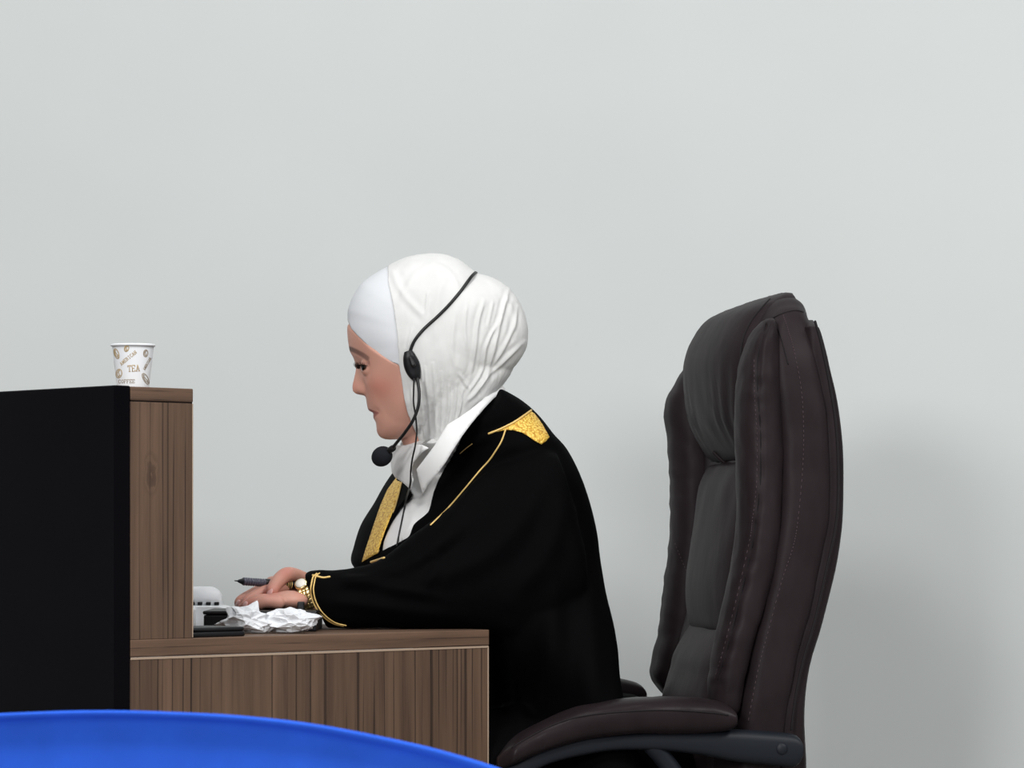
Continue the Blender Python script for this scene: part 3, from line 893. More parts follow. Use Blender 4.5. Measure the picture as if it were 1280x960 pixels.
for d, y0, dx in ((3.99, 940, 0), (4.50, 920, -105)):
    A = [P(815 + dx, y0 - 8, d), P(829 + dx, y0 + 8, d + .005), P(850 + dx, y0 + 40, d + .01), P(862 + dx, 1025, d + .02)]
    sgn = -1 if d < 4.2 else 1
    A.append(P(860 + dx, 1060, d + .03) + SCV * (sgn * .12)); 
    part('arm_bracket', mesh_from(*tube(A, .012, 12, True, 24)), M_ARM, chair)

# seat, column and base (below the frame)
def seat_block(z0, z1, n):
    c0 = np.array([P(775, 900, 4.26)[0], 4.26, 0]); rows = []
    for t in np.linspace(0, 1, 9):
        e = math.sin(math.pi * (.12 + .76 * t)) ** .35
        rows.append(sering(c0 + [0, 0, z0 + (z1 - z0) * t], FC * .26 * e, SCV * .235 * e, n, 48))
    return loft(rows)
part('seat_cushion', mesh_from(*seat_block(.40, .515, 4)), M_LEATHER, chair)
cc = np.array([P(775, 900, 4.26)[0], 4.26, 0])
part('gas_column', mesh_from(*lathe([(.001, .0), (.028, .0), (.028, .17), (.02, .18), (.02, .31), (.09, .32), (.1, .385), (.001, .4)], cc + [0, 0, .06], 28)), M_ARM, chair)
for i in range(5):
    a = i * 2 * math.pi / 5 + .4; e = np.array([math.cos(a), math.sin(a), 0])
    lg = part('base_leg', mesh_from(*tube([cc + [0, 0, .11], cc + e * .16 + [0, 0, .10], cc + e * .30 + [0, 0, .075]], [.026, .022, .016], 12)), M_ARM, chair)
    sd = np.array([-e[1], e[0], 0])
    part('caster', mesh_from(*ellipsoid(cc + e * .30 + [0, 0, .0315], e * .03, np.array([0, 0, .03]), sd * .022, 20, 10)), M_BLACKPL, lg)
# ================================================================== the seated person
DH = 4.10; S = DH / FPX                  # the head's middle plane and its scale
person = thing('person', 'seated person in white headscarf and black gold-trimmed robe, hands resting at the bench', 'person', (P(690, 900, 4.24)[0], 4.24, 0), 0)
def HV(U):                               # head frame (u right px, v down px, w towards the camera px) -> world
    U = np.asarray(U, float)
    return np.stack([(U[:, 0] - CX) * S, DH - U[:, 2] * S, CAMZ - (U[:, 1] - HY) * S], 1)
def HI(V):
    return np.stack([CX + V[:, 0] / S, HY - (V[:, 2] - CAMZ) / S, (DH - V[:, 1]) / S], 1)

def polar(contour, c, n):
    p = np.asarray(contour, float) - c
    a = np.arctan2(p[:, 1], p[:, 0]); r = np.hypot(p[:, 0], p[:, 1])
    o = np.argsort(a); a, r = a[o], r[o]
    a = np.concatenate([a[-3:] - 2 * np.pi, a, a[:3] + 2 * np.pi]); r = np.concatenate([r[-3:], r, r[:3]])
    t = np.linspace(-np.pi, np.pi, n, endpoint=False)
    return t, np.interp(t, a, r)
def smooth_ring(r, it):
    for _ in range(it): r = (np.roll(r, 1) + 2 * r + np.roll(r, -1)) / 4
    return r

HC = np.array([530.0, 440.0])
front_base = [(437, 396), (434, 410), (434.8, 424), (437.2, 437), (442, 447), (446, 456), (448.5, 466), (451.5, 478), (455, 489), (457.6, 498), (458.8, 506), (460.5, 510), (463, 514),
              (465.6, 517.3), (467.2, 520), (468.2, 523), (470, 527.5), (470.6, 532), (470.6, 538), (472.3, 543), (475.5, 546.8), (480.7, 549), (488.7, 549.6), (497, 549)]
rest = [(512, 546), (530, 541), (555, 530), (585, 510), (612, 480), (624, 450), (628, 420), (622, 385), (606, 357), (580, 338), (550, 328), (520, 329), (490, 338), (465, 354), (447, 375)]
NT = 420
ang, r0 = polar(front_base + rest, HC, NT)
front_nose = [(437, 396), (434, 410), (434.8, 424), (437.0, 437), (441.6, 446), (444.2, 455), (444.8, 461), (443.6, 468), (442.0, 475), (440.4, 482), (440.3, 486), (441.6, 490), (445.5, 492.6), (450.5, 493.6), (456.6, 494.6), (457.9, 499), (458.8, 506), (460.5, 510), (463, 514)]
_, r1 = polar(front_nose + front_base[13:] + rest, HC, NT)
r0 = smooth_ring(r0, 3); r1 = smooth_ring(r1, 1); nose_r = np.maximum(r1 - r0, 0)
r_soft = smooth_ring(r0, 130); lip_r = (r0 - r_soft) * sstep(np.radians(105), np.radians(120), np.abs(ang))
r_soft = np.where(lip_r == 0, r0, r0 - lip_r)
# half width of the skull by direction
wk = np.radians([-180, -150, -120, -90, -60, -30, 0, 30, 60, 90, 110, 125, 140, 155, 165, 172, 180])
wv = [66, 68, 72, 74, 75, 75, 72, 66, 60, 55, 52, 50, 54, 60, 63, 65, 66]
Wd = smooth_ring(np.interp(ang, wk, wv), 60)
NV = 181
vv = np.linspace(-np.pi / 2 + .03, np.pi / 2 - .03, NV); vv = np.pi / 2 * np.sign(vv) * np.abs(vv / (np.pi / 2)) ** 1.25
H = np.zeros((NV, NT, 3))
for j, v in enumerate(vv):
    cv = math.cos(v); s_ = cv ** .78; W = 70 + (Wd - 70) * min(1, cv * 1.3); w_ = W * math.sin(v)
    rr = r_soft * s_ + lip_r * math.exp(-(70 * math.sin(v) / 26) ** 2)
    H[j, :, 0] = HC[0] + np.cos(ang) * rr; H[j, :, 1] = HC[1] + np.sin(ang) * rr; H[j, :, 2] = w_
    # nose: width grows from bridge to wings
    yv = H[j, :, 1]
    sig = np.interp(yv, [445, 460, 475, 485, 492, 498], [5.5, 6.0, 7.5, 10.0, 11.0, 9.0])
    add = nose_r * np.exp(-(w_ / sig) ** 2)
    H[j, :, 0] += np.cos(ang) * add; H[j, :, 1] += np.sin(ang) * add
U = H.reshape(-1, 3)
def bulge(U, c, rad, amt):
    """push along the outward head direction"""
    d = (U - np.array(c)) / np.array(rad); g = np.exp(-(d ** 2).sum(1))
    o = U - np.array([HC[0], HC[1], 0]); o /= np.linalg.norm(o, axis=1)[:, None] + 1e-9
    return U + o * (g * amt)[:, None]
for sg in (1, -1):
    U = bulge(U, (450, 460, 26 * sg), (10, 10, 14), -5.0)        # eye socket
    U = bulge(U, (443, 440, 22 * sg), (8, 6, 20), 1.6)           # brow ridge
    U = bulge(U, (466, 482, 42 * sg), (18, 15, 18), 2.6)         # cheek bone
    U = bulge(U, (451, 488.5, 12 * sg), (6, 6, 5), 3.6)          # nose wing
    U = bulge(U, (455.5, 482, 19 * sg), (4, 8, 5), -1.5)         # wing crease
    U = bulge(U, (470, 516.5, 24 * sg), (6, 5, 6), -2.2)         # mouth corner
    U = bulge(U, (482, 520, 40 * sg), (16, 18, 16), -1.5)        # below the cheek
U = bulge(U, (462, 511, 0), (5, 4, 14), 1.3)
U = bulge(U, (465.5, 517.2, 0), (5, 1.8, 20), -2.0)
U = bulge(U, (468, 522, 0), (5, 4, 13), 1.4)
# eyelids over an eyeball
EYR = 10.5
EYE = [np.array([463.0, 460.3, 27.5 * sg]) for sg in (1, -1)]
GZ = np.array([-.90, .13, 0.0])
def eye_frame(sg):
    g = GZ + np.array([0, 0, .48 * sg]); g /= np.linalg.norm(g)
    up = np.array([-.25, -1, 0.0]); up -= g * (up @ g); up /= np.linalg.norm(up)
    return g, up, np.cross(g, up)
SLIT = []
for e, sg in zip(EYE, (1, -1)):
    g, up, rt = eye_frame(sg)
    o = U - e; r = np.linalg.norm(o, axis=1) + 1e-9; n = o / r[:, None]
    ca = n @ g; az = np.degrees(np.arctan2(n @ rt, ca)); el = np.degrees(np.arcsin(np.clip(n @ up, -1, 1)))
    near = sstep(78, 44, np.degrees(np.arccos(np.clip(ca, -1, 1)))) * (np.sign(U[:, 2]) == sg)
    lim = np.clip(1 - (az / 50.0) ** 2, 0, 1)
    upl, lol = 14 * lim + 1, -19 * lim - 1
    ins = np.minimum(sstep(0, 3, upl - el), sstep(0, 3, el - lol)) * (np.abs(az) < 50)
    tr = EYR + 1.5 + .8 * np.exp(-((el - upl - 4) / 4) ** 2) - 4.2 * ins
    rn = r + (tr - r) * near
    shell_ = (np.sign(U[:, 2]) == sg) & (ca > .05)
    rn = np.where(shell_ & (ins < .5), np.maximum(rn, EYR + 1.1), rn)
    U = e + n * rn[:, None]
face_edge = [(425, 396), (434, 396), (441, 409), (451, 419), (466, 434), (481, 445), (493, 452), (503, 458), (507, 475), (510, 500), (514, 518), (521, 536), (528, 552), (536, 562), (536, 640), (380, 640), (380, 396)]
de, _ = seg_dist(U[:, :2], face_edge[1:14])
cov = ~in_poly(U[:, :2], face_edge)
U = U - (U - np.array([HC[0], HC[1], 0])) * (np.where(cov, .045 + .05 * sstep(0, 14, de), .045 * sstep(5, 0, de)))[:, None]
head_piece = (HV(U), [(j * NT + i, j * NT + (i + 1) % NT, (j + 1) * NT + (i + 1) % NT, (j + 1) * NT + i) for j in range(NV - 1) for i in range(NT)] +
              [tuple(range(NT)), tuple(reversed(range((NV - 1) * NT, NV * NT)))])

# ---- torso frame
BTH = math.radians(25)
BF = np.array([-math.cos(BTH), -math.sin(BTH), 0]); BL = np.array([math.sin(BTH), -math.cos(BTH), 0])
def body_ring(f, b_, d, half, n=2.0, k=56):
    s = d / FPX; hw = abs(b_[0] - f[0]) / 2 * s
    a = math.sqrt(max(hw * hw - (half * math.sin(BTH)) ** 2, (hw * .35) ** 2)) / math.cos(BTH)
    c = P((f[0] + b_[0]) / 2, (f[1] + b_[1]) / 2, d)
    return sering(c, BF * a + np.array([0, 0, (b_[1] - f[1]) / 2 * s]), BL * half, n, k)
def body_loft(rows, d, n=2.2, num=50, k=56):
    R = spline([(q_[0][0], q_[0][1], q_[1][0], q_[1][1], q_[2], q_[3] if len(q_) > 3 else d) for q_ in rows], num)
    return loft([body_ring((r[0], r[1]), (r[2], r[3]), r[5], r[4], n, k) for r in R])

def pxtube(rows, k=14, n=None):
    """rows (px, py, distance, radius px)"""
    return tube([P(r[0], r[1], r[2]) for r in rows], [r[3] * r[2] / FPX for r in rows], k, True, n)

# ---- hands; left lies palm down over the box, right rests on it and holds the pen
left_hand = [
    pxtube([(440, 750, 4.01, 21), (405, 750, 4.0, 16.5), (384, 749, 3.995, 14)], 18, 12),
    ellipsoid(P(362, 750.5, 3.985), np.array([.026, 0, .001]), np.array([.0, .031, 0]), np.array([-.001, 0, .0125]), 28, 16),
    ellipsoid(P(346, 752, 3.985), np.array([.020, 0, .001]), np.array([.0, .033, 0]), np.array([-.001, 0, .0115]), 28, 16),
    pxtube([(348, 753, 3.955, 8.5), (332, 752.5, 3.952, 8.0), (321, 757, 3.953, 7.2), (315, 762, 3.957, 6.0)], 14, 14),     # little finger
    pxtube([(346, 752, 3.975, 9.0), (326, 750, 3.972, 7.8), (311, 755, 3.972, 7.4), (303, 760, 3.976, 6.2)], 14, 14),
    pxtube([(345, 751, 3.996, 9.2), (322, 749, 3.995, 7.8), (305, 755, 3.995, 7.4), (298, 760, 3.998, 6.2)], 14, 14),
    pxtube([(345, 751, 4.016, 9.0), (324, 750, 4.018, 8.2), (309, 756, 4.02, 7.2), (303, 760, 4.022, 6.2)], 14, 14),
    pxtube([(372, 753, 4.012, 10), (356, 757, 4.034, 9), (340, 757, 4.043, 8), (327, 757, 4.047, 6.6)], 14, 14),               # thumb
]
right_hand = [
    pxtube([(450, 742, 4.20, 21), (415, 735, 4.14, 17), (388, 731, 4.09, 14)], 18, 12),
    ellipsoid(P(368, 731, 4.058), np.array([.025, -.008, .0]), np.array([.008, .026, -.004]), np.array([0, .002, .0125]), 28, 16),
    ellipsoid(P(352, 733, 4.045), np.array([.019, -.006, -.003]), np.array([.006, .027, -.006]), np.array([-.002, .002, .0115]), 28, 16),
    pxtube([(384, 726.5, 4.062, 9.5), (370, 720, 4.035, 9.5), (358, 718.5, 4.012, 9.6), (347, 727, 3.997, 9.0), (339.5, 738, 3.985, 7.6)], 16, 20),   # thumb, knuckle up
    pxtube([(354, 734, 4.018, 9), (336, 738, 4.002, 8.4), (320, 744, 3.992, 7.4), (309, 751, 3.985, 6.6), (305, 756, 3.984, 5.6)], 14, 16),      # index
    pxtube([(352, 735, 4.034, 9), (330, 737, 4.022, 8.4), (312, 744.5, 4.012, 7.4), (301, 750, 4.006, 6.4), (298, 753.5, 4.004, 5.6)], 14, 16),
    pxtube([(352, 737, 4.054, 9), (334, 738, 4.045, 8.2), (318, 743, 4.035, 7.2), (306, 751, 4.03, 6.2), (303, 756, 4.03, 5.4)], 14, 16),
    pxtube([(356, 740, 4.075, 8.4), (342, 741, 4.068, 7.4), (330, 746, 4.06, 6.6), (321, 753, 4.058, 5.6)], 14, 14),
]
NAILS = [((337.3, 740.0, 3.9795), (-.5, -.72, .35)), ((306.2, 756.2, 3.9790), (-.62, -.66, .3)), ((297.4, 754.5, 3.9995), (-.75, -.6, .25)), ((312.5, 762, 3.9525), (-.65, -.7, .3))]
def capsule(*rows): return pxtube(rows, 20, 16)
sh_n = P(655, 625, 4.12); sh_f = P(545, 650, 4.31)
body_pieces = [head_piece,
    loft([sering(P(540, 470, DH), np.array([.045, 0, .02]), np.array([0, .05, 0])), sering(P(545, 520, 4.12), np.array([.046, 0, .028]), np.array([0, .046, 0])),
          sering(P(556, 545, 4.14), np.array([.046, 0, .035]), np.array([0, .042, 0])), sering(P(575, 572, 4.17), np.array([.046, 0, .03]), np.array([0, .05, 0])), sering(P(595, 620, 4.2), np.array([.05, 0, .03]), np.array([0, .06, 0]))]),
    body_loft([((560, 610), (665, 580), .06), ((545, 650), (685, 620), .115), ((530, 700), (705, 670), .13), ((545, 800), (735, 780), .13), ((590, 900), (765, 890), .15), ((620, 985), (790, 985), .165), ((650, 1020), (780, 1020), .15)], 4.21, 2.2, 30),
    tube([sh_n, P(666, 680, 4.06), P(640, 738, 4.045), P(560, 750, 4.03), P(430, 750, 4.01)], [.036, .034, .033, .03, .022], 18, True, 30),
] + left_hand
hipc = P(715, 1000, 4.24)
for sg, dd_ in ((1, -.085), (-1, .085)):
    o = BL * (.085 * sg)
    hp = hipc + o; kn = hp + BF * .42 + np.array([0, 0, .0]); kn[2] = .50; hp[2] = .565
    an = kn + BF * .03; an[2] = .10; kn2 = kn.copy(); 
    body_pieces.append(tube([hp, (hp + kn) / 2, kn, (kn + an) / 2 + [0, 0, .04], an], [.085, .075, .056, .052, .036], 18, True, 40))
    ft = an + BF * .13; ft[2] = .045
    body_pieces.append(tube([an + [0, 0, -.04], an + BF * .05 + [0, 0, -.05], ft], [.04, .038, .03], 16, True, 14))
BV, BFc = remesh(body_pieces, .00125)
AV, AF = remesh(right_hand + [tube([sh_f, P(525, 690, 4.34), P(495, 748, 4.32), P(450, 742, 4.20)], [.036, .034, .03, .022], 18, True, 30)], .0012)
BFc = np.concatenate([BFc, AF + len(BV)]); BV = np.concatenate([BV, AV])
hh = HI(BV)
inhead = (hh[:, 1] < 560) & (hh[:, 0] < 640)
wt = np.where(inhead, .25, 1.0)
BV = laplace(BV, BFc, 3, .5, np.where(inhead, .35, 1.0))
# colour of the skin itself, by place
tone = np.tile(np.array(lin(206, 155, 137)[:3]), (len(BV), 1))
def paint(mask, rgb):
    global tone
    tone = tone * (1 - mask[:, None]) + np.array(lin(*rgb)[:3]) * mask[:, None]
hh = HI(BV)
aw = np.abs(hh[:, 2])
paint(.55 * np.exp(-(((hh[:, 0] - 474) / 20) ** 2 + ((hh[:, 1] - 487) / 15) ** 2 + ((aw - 50) / 26) ** 2)), (198, 118, 102))
paint(.30 * np.exp(-(((hh[:, 0] - 442) / 9) ** 2 + ((hh[:, 1] - 484) / 8) ** 2)), (196, 120, 104))
lipd = np.abs(hh[:, 1] - 516.8) / np.where(hh[:, 1] < 516.8, 6.8, 8.0) + (aw / 25) ** 2
paint(.85 * sstep(1.05, .8, lipd) * sstep(481, 475, hh[:, 0]), (150, 84, 80))
paint(.8 * sstep(1.2, .3, np.abs(hh[:, 1] - 517.0)) * sstep(25, 21, aw) * sstep(481, 476, hh[:, 0]) * sstep(470, 460, hh[:, 0] - aw * .3 + 2), (84, 42, 42))
for sg in (1, -1):
    g, up, rt = eye_frame(sg); e = EYE[0 if sg > 0 else 1]
    o = hh - e; r = np.linalg.norm(o, axis=1) + 1e-9; n = o / r[:, None]
    ca = n @ g; az = np.degrees(np.arctan2(n @ rt, ca)); el = np.degrees(np.arcsin(np.clip(n @ up, -1, 1)))
    lim = np.clip(1 - (az / 55.0) ** 2, 0, 1); near = (r < EYR + 7) & (ca > 0)
    paint(near * .55 * np.exp(-((el - (14 * lim + 16)) / 14) ** 2) * (np.abs(az) < 70), (128, 84, 72))
    paint(near * .9 * np.exp(-((el - (14 * lim + 3)) / 3.2) ** 2) * (np.abs(az) < 56), (34, 22, 20))
    paint(near * .45 * np.exp(-((el + 19 * lim + 4) / 3) ** 2) * (np.abs(az) < 50), (92, 58, 52))
    bd, bf = seg_dist(hh[:, :2], [(434, 435), (439, 437), (447, 441), (455, 445.5), (461, 450)])
    paint(.95 * sstep(4.0, 1.4, bd) * (np.sign(hh[:, 2]) == sg) * sstep(4, 8, aw) * (1 - .45 * bf) * (hh[:, 0] < 470), (62, 40, 34))
inhand = (BV[:, 2] > DZ - .01) & (BV[:, 0] < P(400, 750, 4)[0]) & (BV[:, 2] < P(300, 690, 4)[2])
paint(inhand * .35, (206, 148, 132))
tipx = to_px(BV)
for (x, y, r) in ((309, 757, 13), (338, 738, 11), (357, 714, 10)):
    paint(inhand * .4 * np.exp(-(((tipx[:, 0] - x) / r) ** 2 + ((tipx[:, 1] - y) / r) ** 2)), (198, 112, 104))
T_body = bvh((BV, BFc))

# eyes, lashes, brows, nails
M_EYE = mat('eye', (232, 226, 220), 0.12, 0.5)
ea = nd(M_EYE, 'ShaderNodeAttribute', attribute_name='tone'); lk(M_EYE, ea.outputs['Color'], bsdf(M_EYE).inputs['Base Color'])
for e, sg in zip(EYE, (1, -1)):
    g, up, rt = eye_frame(sg)
    lk_ = g + np.array([.0, -.05, .38 * sg if sg > 0 else .1]); lk_ /= np.linalg.norm(lk_)
    a1_ = np.cross(lk_, [0, 1, 0]); a1_ /= np.linalg.norm(a1_); a2_ = np.cross(lk_, a1_)
    Vv, Ff = ellipsoid([0, 0, 0], a1_ * EYR, a2_ * EYR, lk_ * EYR, 48, 48)
    Vv = np.asarray(Vv); c_ = (Vv / EYR) @ lk_
    Vv = Vv + lk_ * (np.clip(c_ - .87, 0, 1) * 5)[:, None]
    me = mesh_from(HV(Vv + e), Ff, 'eye')
    col = np.tile(lin(226, 216, 210), (len(Vv), 1)); col[c_ > .86] = lin(70, 46, 34); col[c_ > .965] = lin(10, 8, 8)
    at_ = me.color_attributes.new('tone', 'FLOAT_COLOR', 'POINT'); at_.data.foreach_set('color', np.array(col, np.float32).ravel())
    part('eye', me, M_EYE, person)
    mb = MB(); 
    for az in np.linspace(-46, 46, 30):
        lim = 1 - (az / 50.0) ** 2
        el = math.radians(14 * lim + 2); a_ = math.radians(az)
        n_ = (math.cos(el) * math.cos(a_)) * g + (math.cos(el) * math.sin(a_)) * rt + math.sin(el) * up
        p0 = e + n_ * (EYR + 1.6); L_ = 7.5 + 1.5 * math.sin(az * .7)
        p1_ = p0 + n_ * L_ * .55 - up * .2; p2 = p0 + n_ * L_ * .85 + up * L_ * .38
        mb.add(*tube(HV([p0, p1_, p2]), [.00042, .0003, .00012], 5))
    tag(part('eyelashes', mb.me(), M_HAIR, person), kind='stuff')
M_NAIL = mat('pink_nail', (226, 176, 170), 0.15, 0.6)
NAILME = []
for (x, y, d), ax in NAILS:
    nv_ = np.array(ax); nv_ = nv_ / np.linalg.norm(nv_)
    c_ = cast(T_body, x, y, 0.0, P(x, y, d))
    tt = np.array([-.62, -.1, -.78]); tt -= nv_ * (tt @ nv_); tt /= np.linalg.norm(tt)
    NAILME.append(mesh_from(*ellipsoid(c_, tt * .0052, np.cross(nv_, tt) * .0042, nv_ * .0014, 20, 10)))

# ---- headscarf
SCC = np.array([548.0, 430.0])
out_px = [(434.5, 398), (434.5, 388), (440.4, 372), (450.4, 356), (465, 344.3), (487, 332.3), (510, 322.3), (533, 318.3), (555, 319), (575, 326), (588, 336.5), (595, 342.5), (602, 344.5), (610, 346.3), (625, 353.2), (634.5, 360), (646, 374), (655, 393),
          (659, 410), (658.3, 432), (650, 448), (638, 462), (622, 474), (600, 500), (575, 522), (545, 538), (518, 545), (492, 540), (478, 520), (466, 495), (455, 470), (444, 445), (436.5, 425), (434, 410)]
ta, ro = polar(out_px, SCC, 420)
ro = smooth_ring(ro, 2)
sw = np.interp(ta, np.radians([-180, -150, -120, -90, -60, -40, -20, 0, 20, 40, 60, 90, 120, 150, 180]), [72, 75, 79, 81, 80, 74, 66, 62, 62, 64, 66, 62, 60, 66, 72])
rows = []
for v in np.linspace(-np.pi / 2 + .04, np.pi / 2 - .04, 90):
    cv = math.cos(v); W = 76 + (smooth_ring(sw, 10) - 76) * min(1, cv * 1.4)
    rows.append(HV(np.stack([SCC[0] + np.cos(ta) * ro * cv ** .74, SCC[1] + np.sin(ta) * ro * cv ** .74, W * math.sin(v)], 1)))
scarf_pieces = [loft(rows),
    body_loft([((497, 468), (645, 430), .070), ((503, 492), (640, 458), .067), ((508, 515), (628, 478), .062), ((515, 537), (614, 497), .055), ((523, 556), (604, 522), .051), ((534, 575), (598, 548), .048)], 4.11, 2.1, 24)]
SV, SF = remesh(scarf_pieces, .0013)
SV = laplace(SV, SF, 8, .5)
SN = vnormals(SV, SF)
hq = HI(SV)
crease = [  # polyline, width px, height px
    ([(605, 380), (598, 407), (594, 440), (588, 474)], 3.0, 1.7), ([(636, 362), (626, 400), (613, 455), (600, 486), (581, 506)], 3.2, 2.0),
    ([(625, 402), (608, 436), (602, 468), (579, 503)], 2.6, 1.7), ([(655, 428), (626, 456), (612, 470), (585, 500)], 3.0, 1.8),
    ([(646, 385), (640, 415), (622, 450), (606, 474)], 2.8, 1.4), ([(584, 385), (582, 413), (584, 440)], 2.5, .9),
    ([(575, 470), (586, 488)], 2.5, 1.4), ([(537, 370), (534, 398)], 2.2, 1.0), ([(543, 333), (562, 345), (578, 372)], 4.0, .9), ([(543, 333), (520, 350), (500, 385)], 4.5, .8),
    ([(490, 338), (506, 372), (536, 405)], 5.0, .9), ([(518, 415), (512, 440)], 2.2, .8), ([(527, 422), (520, 436)], 2.2, .8),
    ([(524, 470), (528, 510), (533, 552)], 2.2, 1.3), ([(533, 462), (537, 510), (540, 548)], 2.0, 1.0), ([(543, 458), (546, 505), (546, 545)], 2.2, 1.3), ([(553, 468), (554, 505), (552, 540)], 2.0, 1.1),
    ([(562, 478), (562, 510), (558, 536)], 2.2, 1.3), ([(571, 480), (570, 506), (566, 530)], 2.0, 1.1), ([(579, 488), (576, 510), (572, 526)], 2.0, 1.2), ([(515, 482), (520, 520), (527, 548)], 2.0, 1.0),
    ([(616, 380), (610, 412)], 2.4, .9), ([(570, 395), (566, 440), (572, 468)], 4.0, 1.0), ([(560, 345), (548, 385), (545, 440)], 6.0, .8), ([(630, 372), (640, 392), (644, 420)], 4, .9)]
disp = np.zeros(len(SV))
for pl, wd, hgt in crease:
    wd *= .72
    P_ = spline(pl, 24); d, f = seg_dist(hq[:, :2], P_)
    e = sstep(0, .18, f) * sstep(1, .82, f)
    disp += hgt * (np.exp(-(d / wd) ** 2) - .55 * np.exp(-((d - wd * 2.0) / (wd * 1.2)) ** 2)) * (.25 + .75 * e)
disp += (.45 * fbm(SV * [1, 1, .5], 60) + .55 * fbm(SV * [1.5, 1.5, .22], 110, 2, 3) * sstep(430, 480, hq[:, 1])) * sstep(486, 500, hq[:, 0])
seam = [(484, 300), (486, 332), (487.5, 357), (495, 390), (499, 420), (501, 445), (502, 470)]
edge = [(425, 397), (434, 398.5), (440.2, 412.5), (450, 423), (465, 437.5), (480, 448.5), (492, 455.5), (501.5, 459.5), (504.2, 475), (507.5, 500), (511.5, 518), (518.5, 536), (525.5, 552), (533, 562), (536, 640), (380, 640), (380, 397)]
capm = in_poly(hq[:, :2], seam + [(380, 470), (380, 300)])
disp = np.where(capm, disp * .25, disp)
SVd = SV + SN * (disp * S)[:, None]
fc = HI(SVd[SF].mean(1)); 
keep = ~in_poly(fc[:, :2], edge) & ~in_poly(fc[:, :2], [(520, 572), (533, 561), (552, 556), (568, 540), (594, 523), (616, 505), (636, 486), (690, 470), (690, 700), (500, 700)])
isc = in_poly(fc[:, :2], seam + [(380, 470), (380, 300)])
def submesh(V, F, m):
    F = F[m]; u, inv = np.unique(F, return_inverse=True)
    return V[u], inv.reshape(F.shape), u
def smooth_rim(V, F, it=8):
    """relax the open border so cut edges run clean"""
    E = np.sort(np.concatenate([F[:, [0, 1]], F[:, [1, 2]], F[:, [2, 3]], F[:, [3, 0]]]), 1)
    key = E[:, 0].astype(np.int64) * (len(V) + 1) + E[:, 1]
    u, ix, c = np.unique(key, return_index=True, return_counts=True)
    B = E[ix[c == 1]]
    V = V.copy()
    deg = np.bincount(B.ravel(), minlength=len(V))
    m = deg == 2
    for _ in range(it):
        Sx = np.stack([np.bincount(B[:, 0], V[B[:, 1], a], len(V)) + np.bincount(B[:, 1], V[B[:, 0], a], len(V)) for a in range(3)], 1)
        V[m] = V[m] * .5 + .5 * Sx[m] / 2
    return V
def cloth_part(name, V, F, m, parent, thick, off=-1):
    me = mesh_from(V, F, name, False)
    o = part(name, me, m, parent)
    md = o.modifiers.new('thickness', 'SOLIDIFY'); md.thickness = thick; md.offset = off
    return o
Vc, Fc_, _ = submesh(SV + SN * ((disp - .1) * S)[:, None], SF, keep & in_poly(fc[:, :2], [(484, 300), (490, 332), (491, 357), (499, 390), (503, 420), (505, 445), (507, 470), (380, 470), (380, 300)]))
scarf_V, scarf_F, _ = submesh(SVd + SN * (1.1 * S), SF, keep & ~isc)
scarf_V = smooth_rim(scarf_V, scarf_F, 14)
scarf = cloth_part('headscarf', scarf_V, scarf_F, M_SCARF, person, .0013)
cap = cloth_part('under_scarf_cap', smooth_rim(Vc, Fc_, 14), Fc_, M_CAP, scarf, .0013)
T_scarf = bvh((SVd, SF))

# ---- shirt
shirt = body_loft([((455, 790), (730, 770), .16), ((458, 745), (728, 715), .15), ((468, 702), (722, 665), .15), ((484, 655), (708, 620), .148), ((505, 622), (686, 588), .142), ((514, 598), (664, 562), .122), ((514, 578), (642, 535), .092, 4.15), ((508, 566), (634, 508), .077, 4.13), ((502, 560), (630, 494), .072, 4.12)], 4.17, 2.2, 130, 150)
V, F = shirt; V = np.asarray(V)
me = mesh_from(V, F); N = np.array([v.normal[:] for v in me.vertices]); bpy.data.meshes.remove(me)
q = to_px(V); dsp = np.zeros(len(V))
for pl, wd, h in (([(516, 612), (515, 655), (505, 690)], 2.0, .9), ([(524, 618), (520, 650)], 1.6, -.8), ([(508, 622), (498, 650), (482, 680)], 3.5, 1.2), ([(534, 612), (516, 652), (500, 684)], 3, 1.1)):
    d, f = seg_dist(q, pl); dsp += h * np.exp(-(d / wd) ** 2)
V = V + N * (dsp * S + .0012 * fbm(V, 24))[:, None]
T_shirt = bvh((V, F))
shirt_V, shirt_F = V, F
shirt_o = part('shirt', mesh_from([(0, 0, 0), (0, 0, .001), (0, .001, 0)], [(0, 1, 2)]), M_SHIRT, person)
# collar: a stand round the neck, then the two leaves
leafd = polyfit([(627, 481, 4.105), (600, 505, 4.05), (570, 530, 4.03), (545, 560, 4.03), (522, 588, 4.045), (529, 618, 4.05), (548, 590, 4.035), (580, 540, 4.03), (608, 508, 4.046)])
leaf = [(626, 478), (606, 497), (588, 512), (572, 523), (559, 531), (551, 544), (543, 557), (531, 573), (520.5, 587), (523.5, 600), (528.6, 618.5), (535, 606), (546, 593), (557, 578), (566, 563), (577, 546), (588, 531), (602, 514), (617, 498), (632, 487)]
LEAF1 = patch(leaf, leafd, 3.5, .003, .002)
part('collar_leaf', mesh_from(*LEAF1), M_SHIRT, shirt_o)
fard = polyfit([(492, 561, 4.15), (488, 578, 4.15), (494, 596, 4.13), (513, 611, 4.07), (523, 570, 4.042), (516, 590, 4.06), (510, 558, 4.08), (535, 560, 4.032)])
leaf2 = [(495, 556.5), (491, 566), (488.3, 578), (489.5, 590), (494, 597), (503, 603), (514, 612.5), (517, 600), (514, 588), (517, 578), (527, 566), (536, 560), (528, 556), (518, 555.5), (508, 557)]
LEAF2 = patch(leaf2, fard, 3.0, .003, .002)
part('collar_leaf', mesh_from(*LEAF2), M_SHIRT, shirt_o)

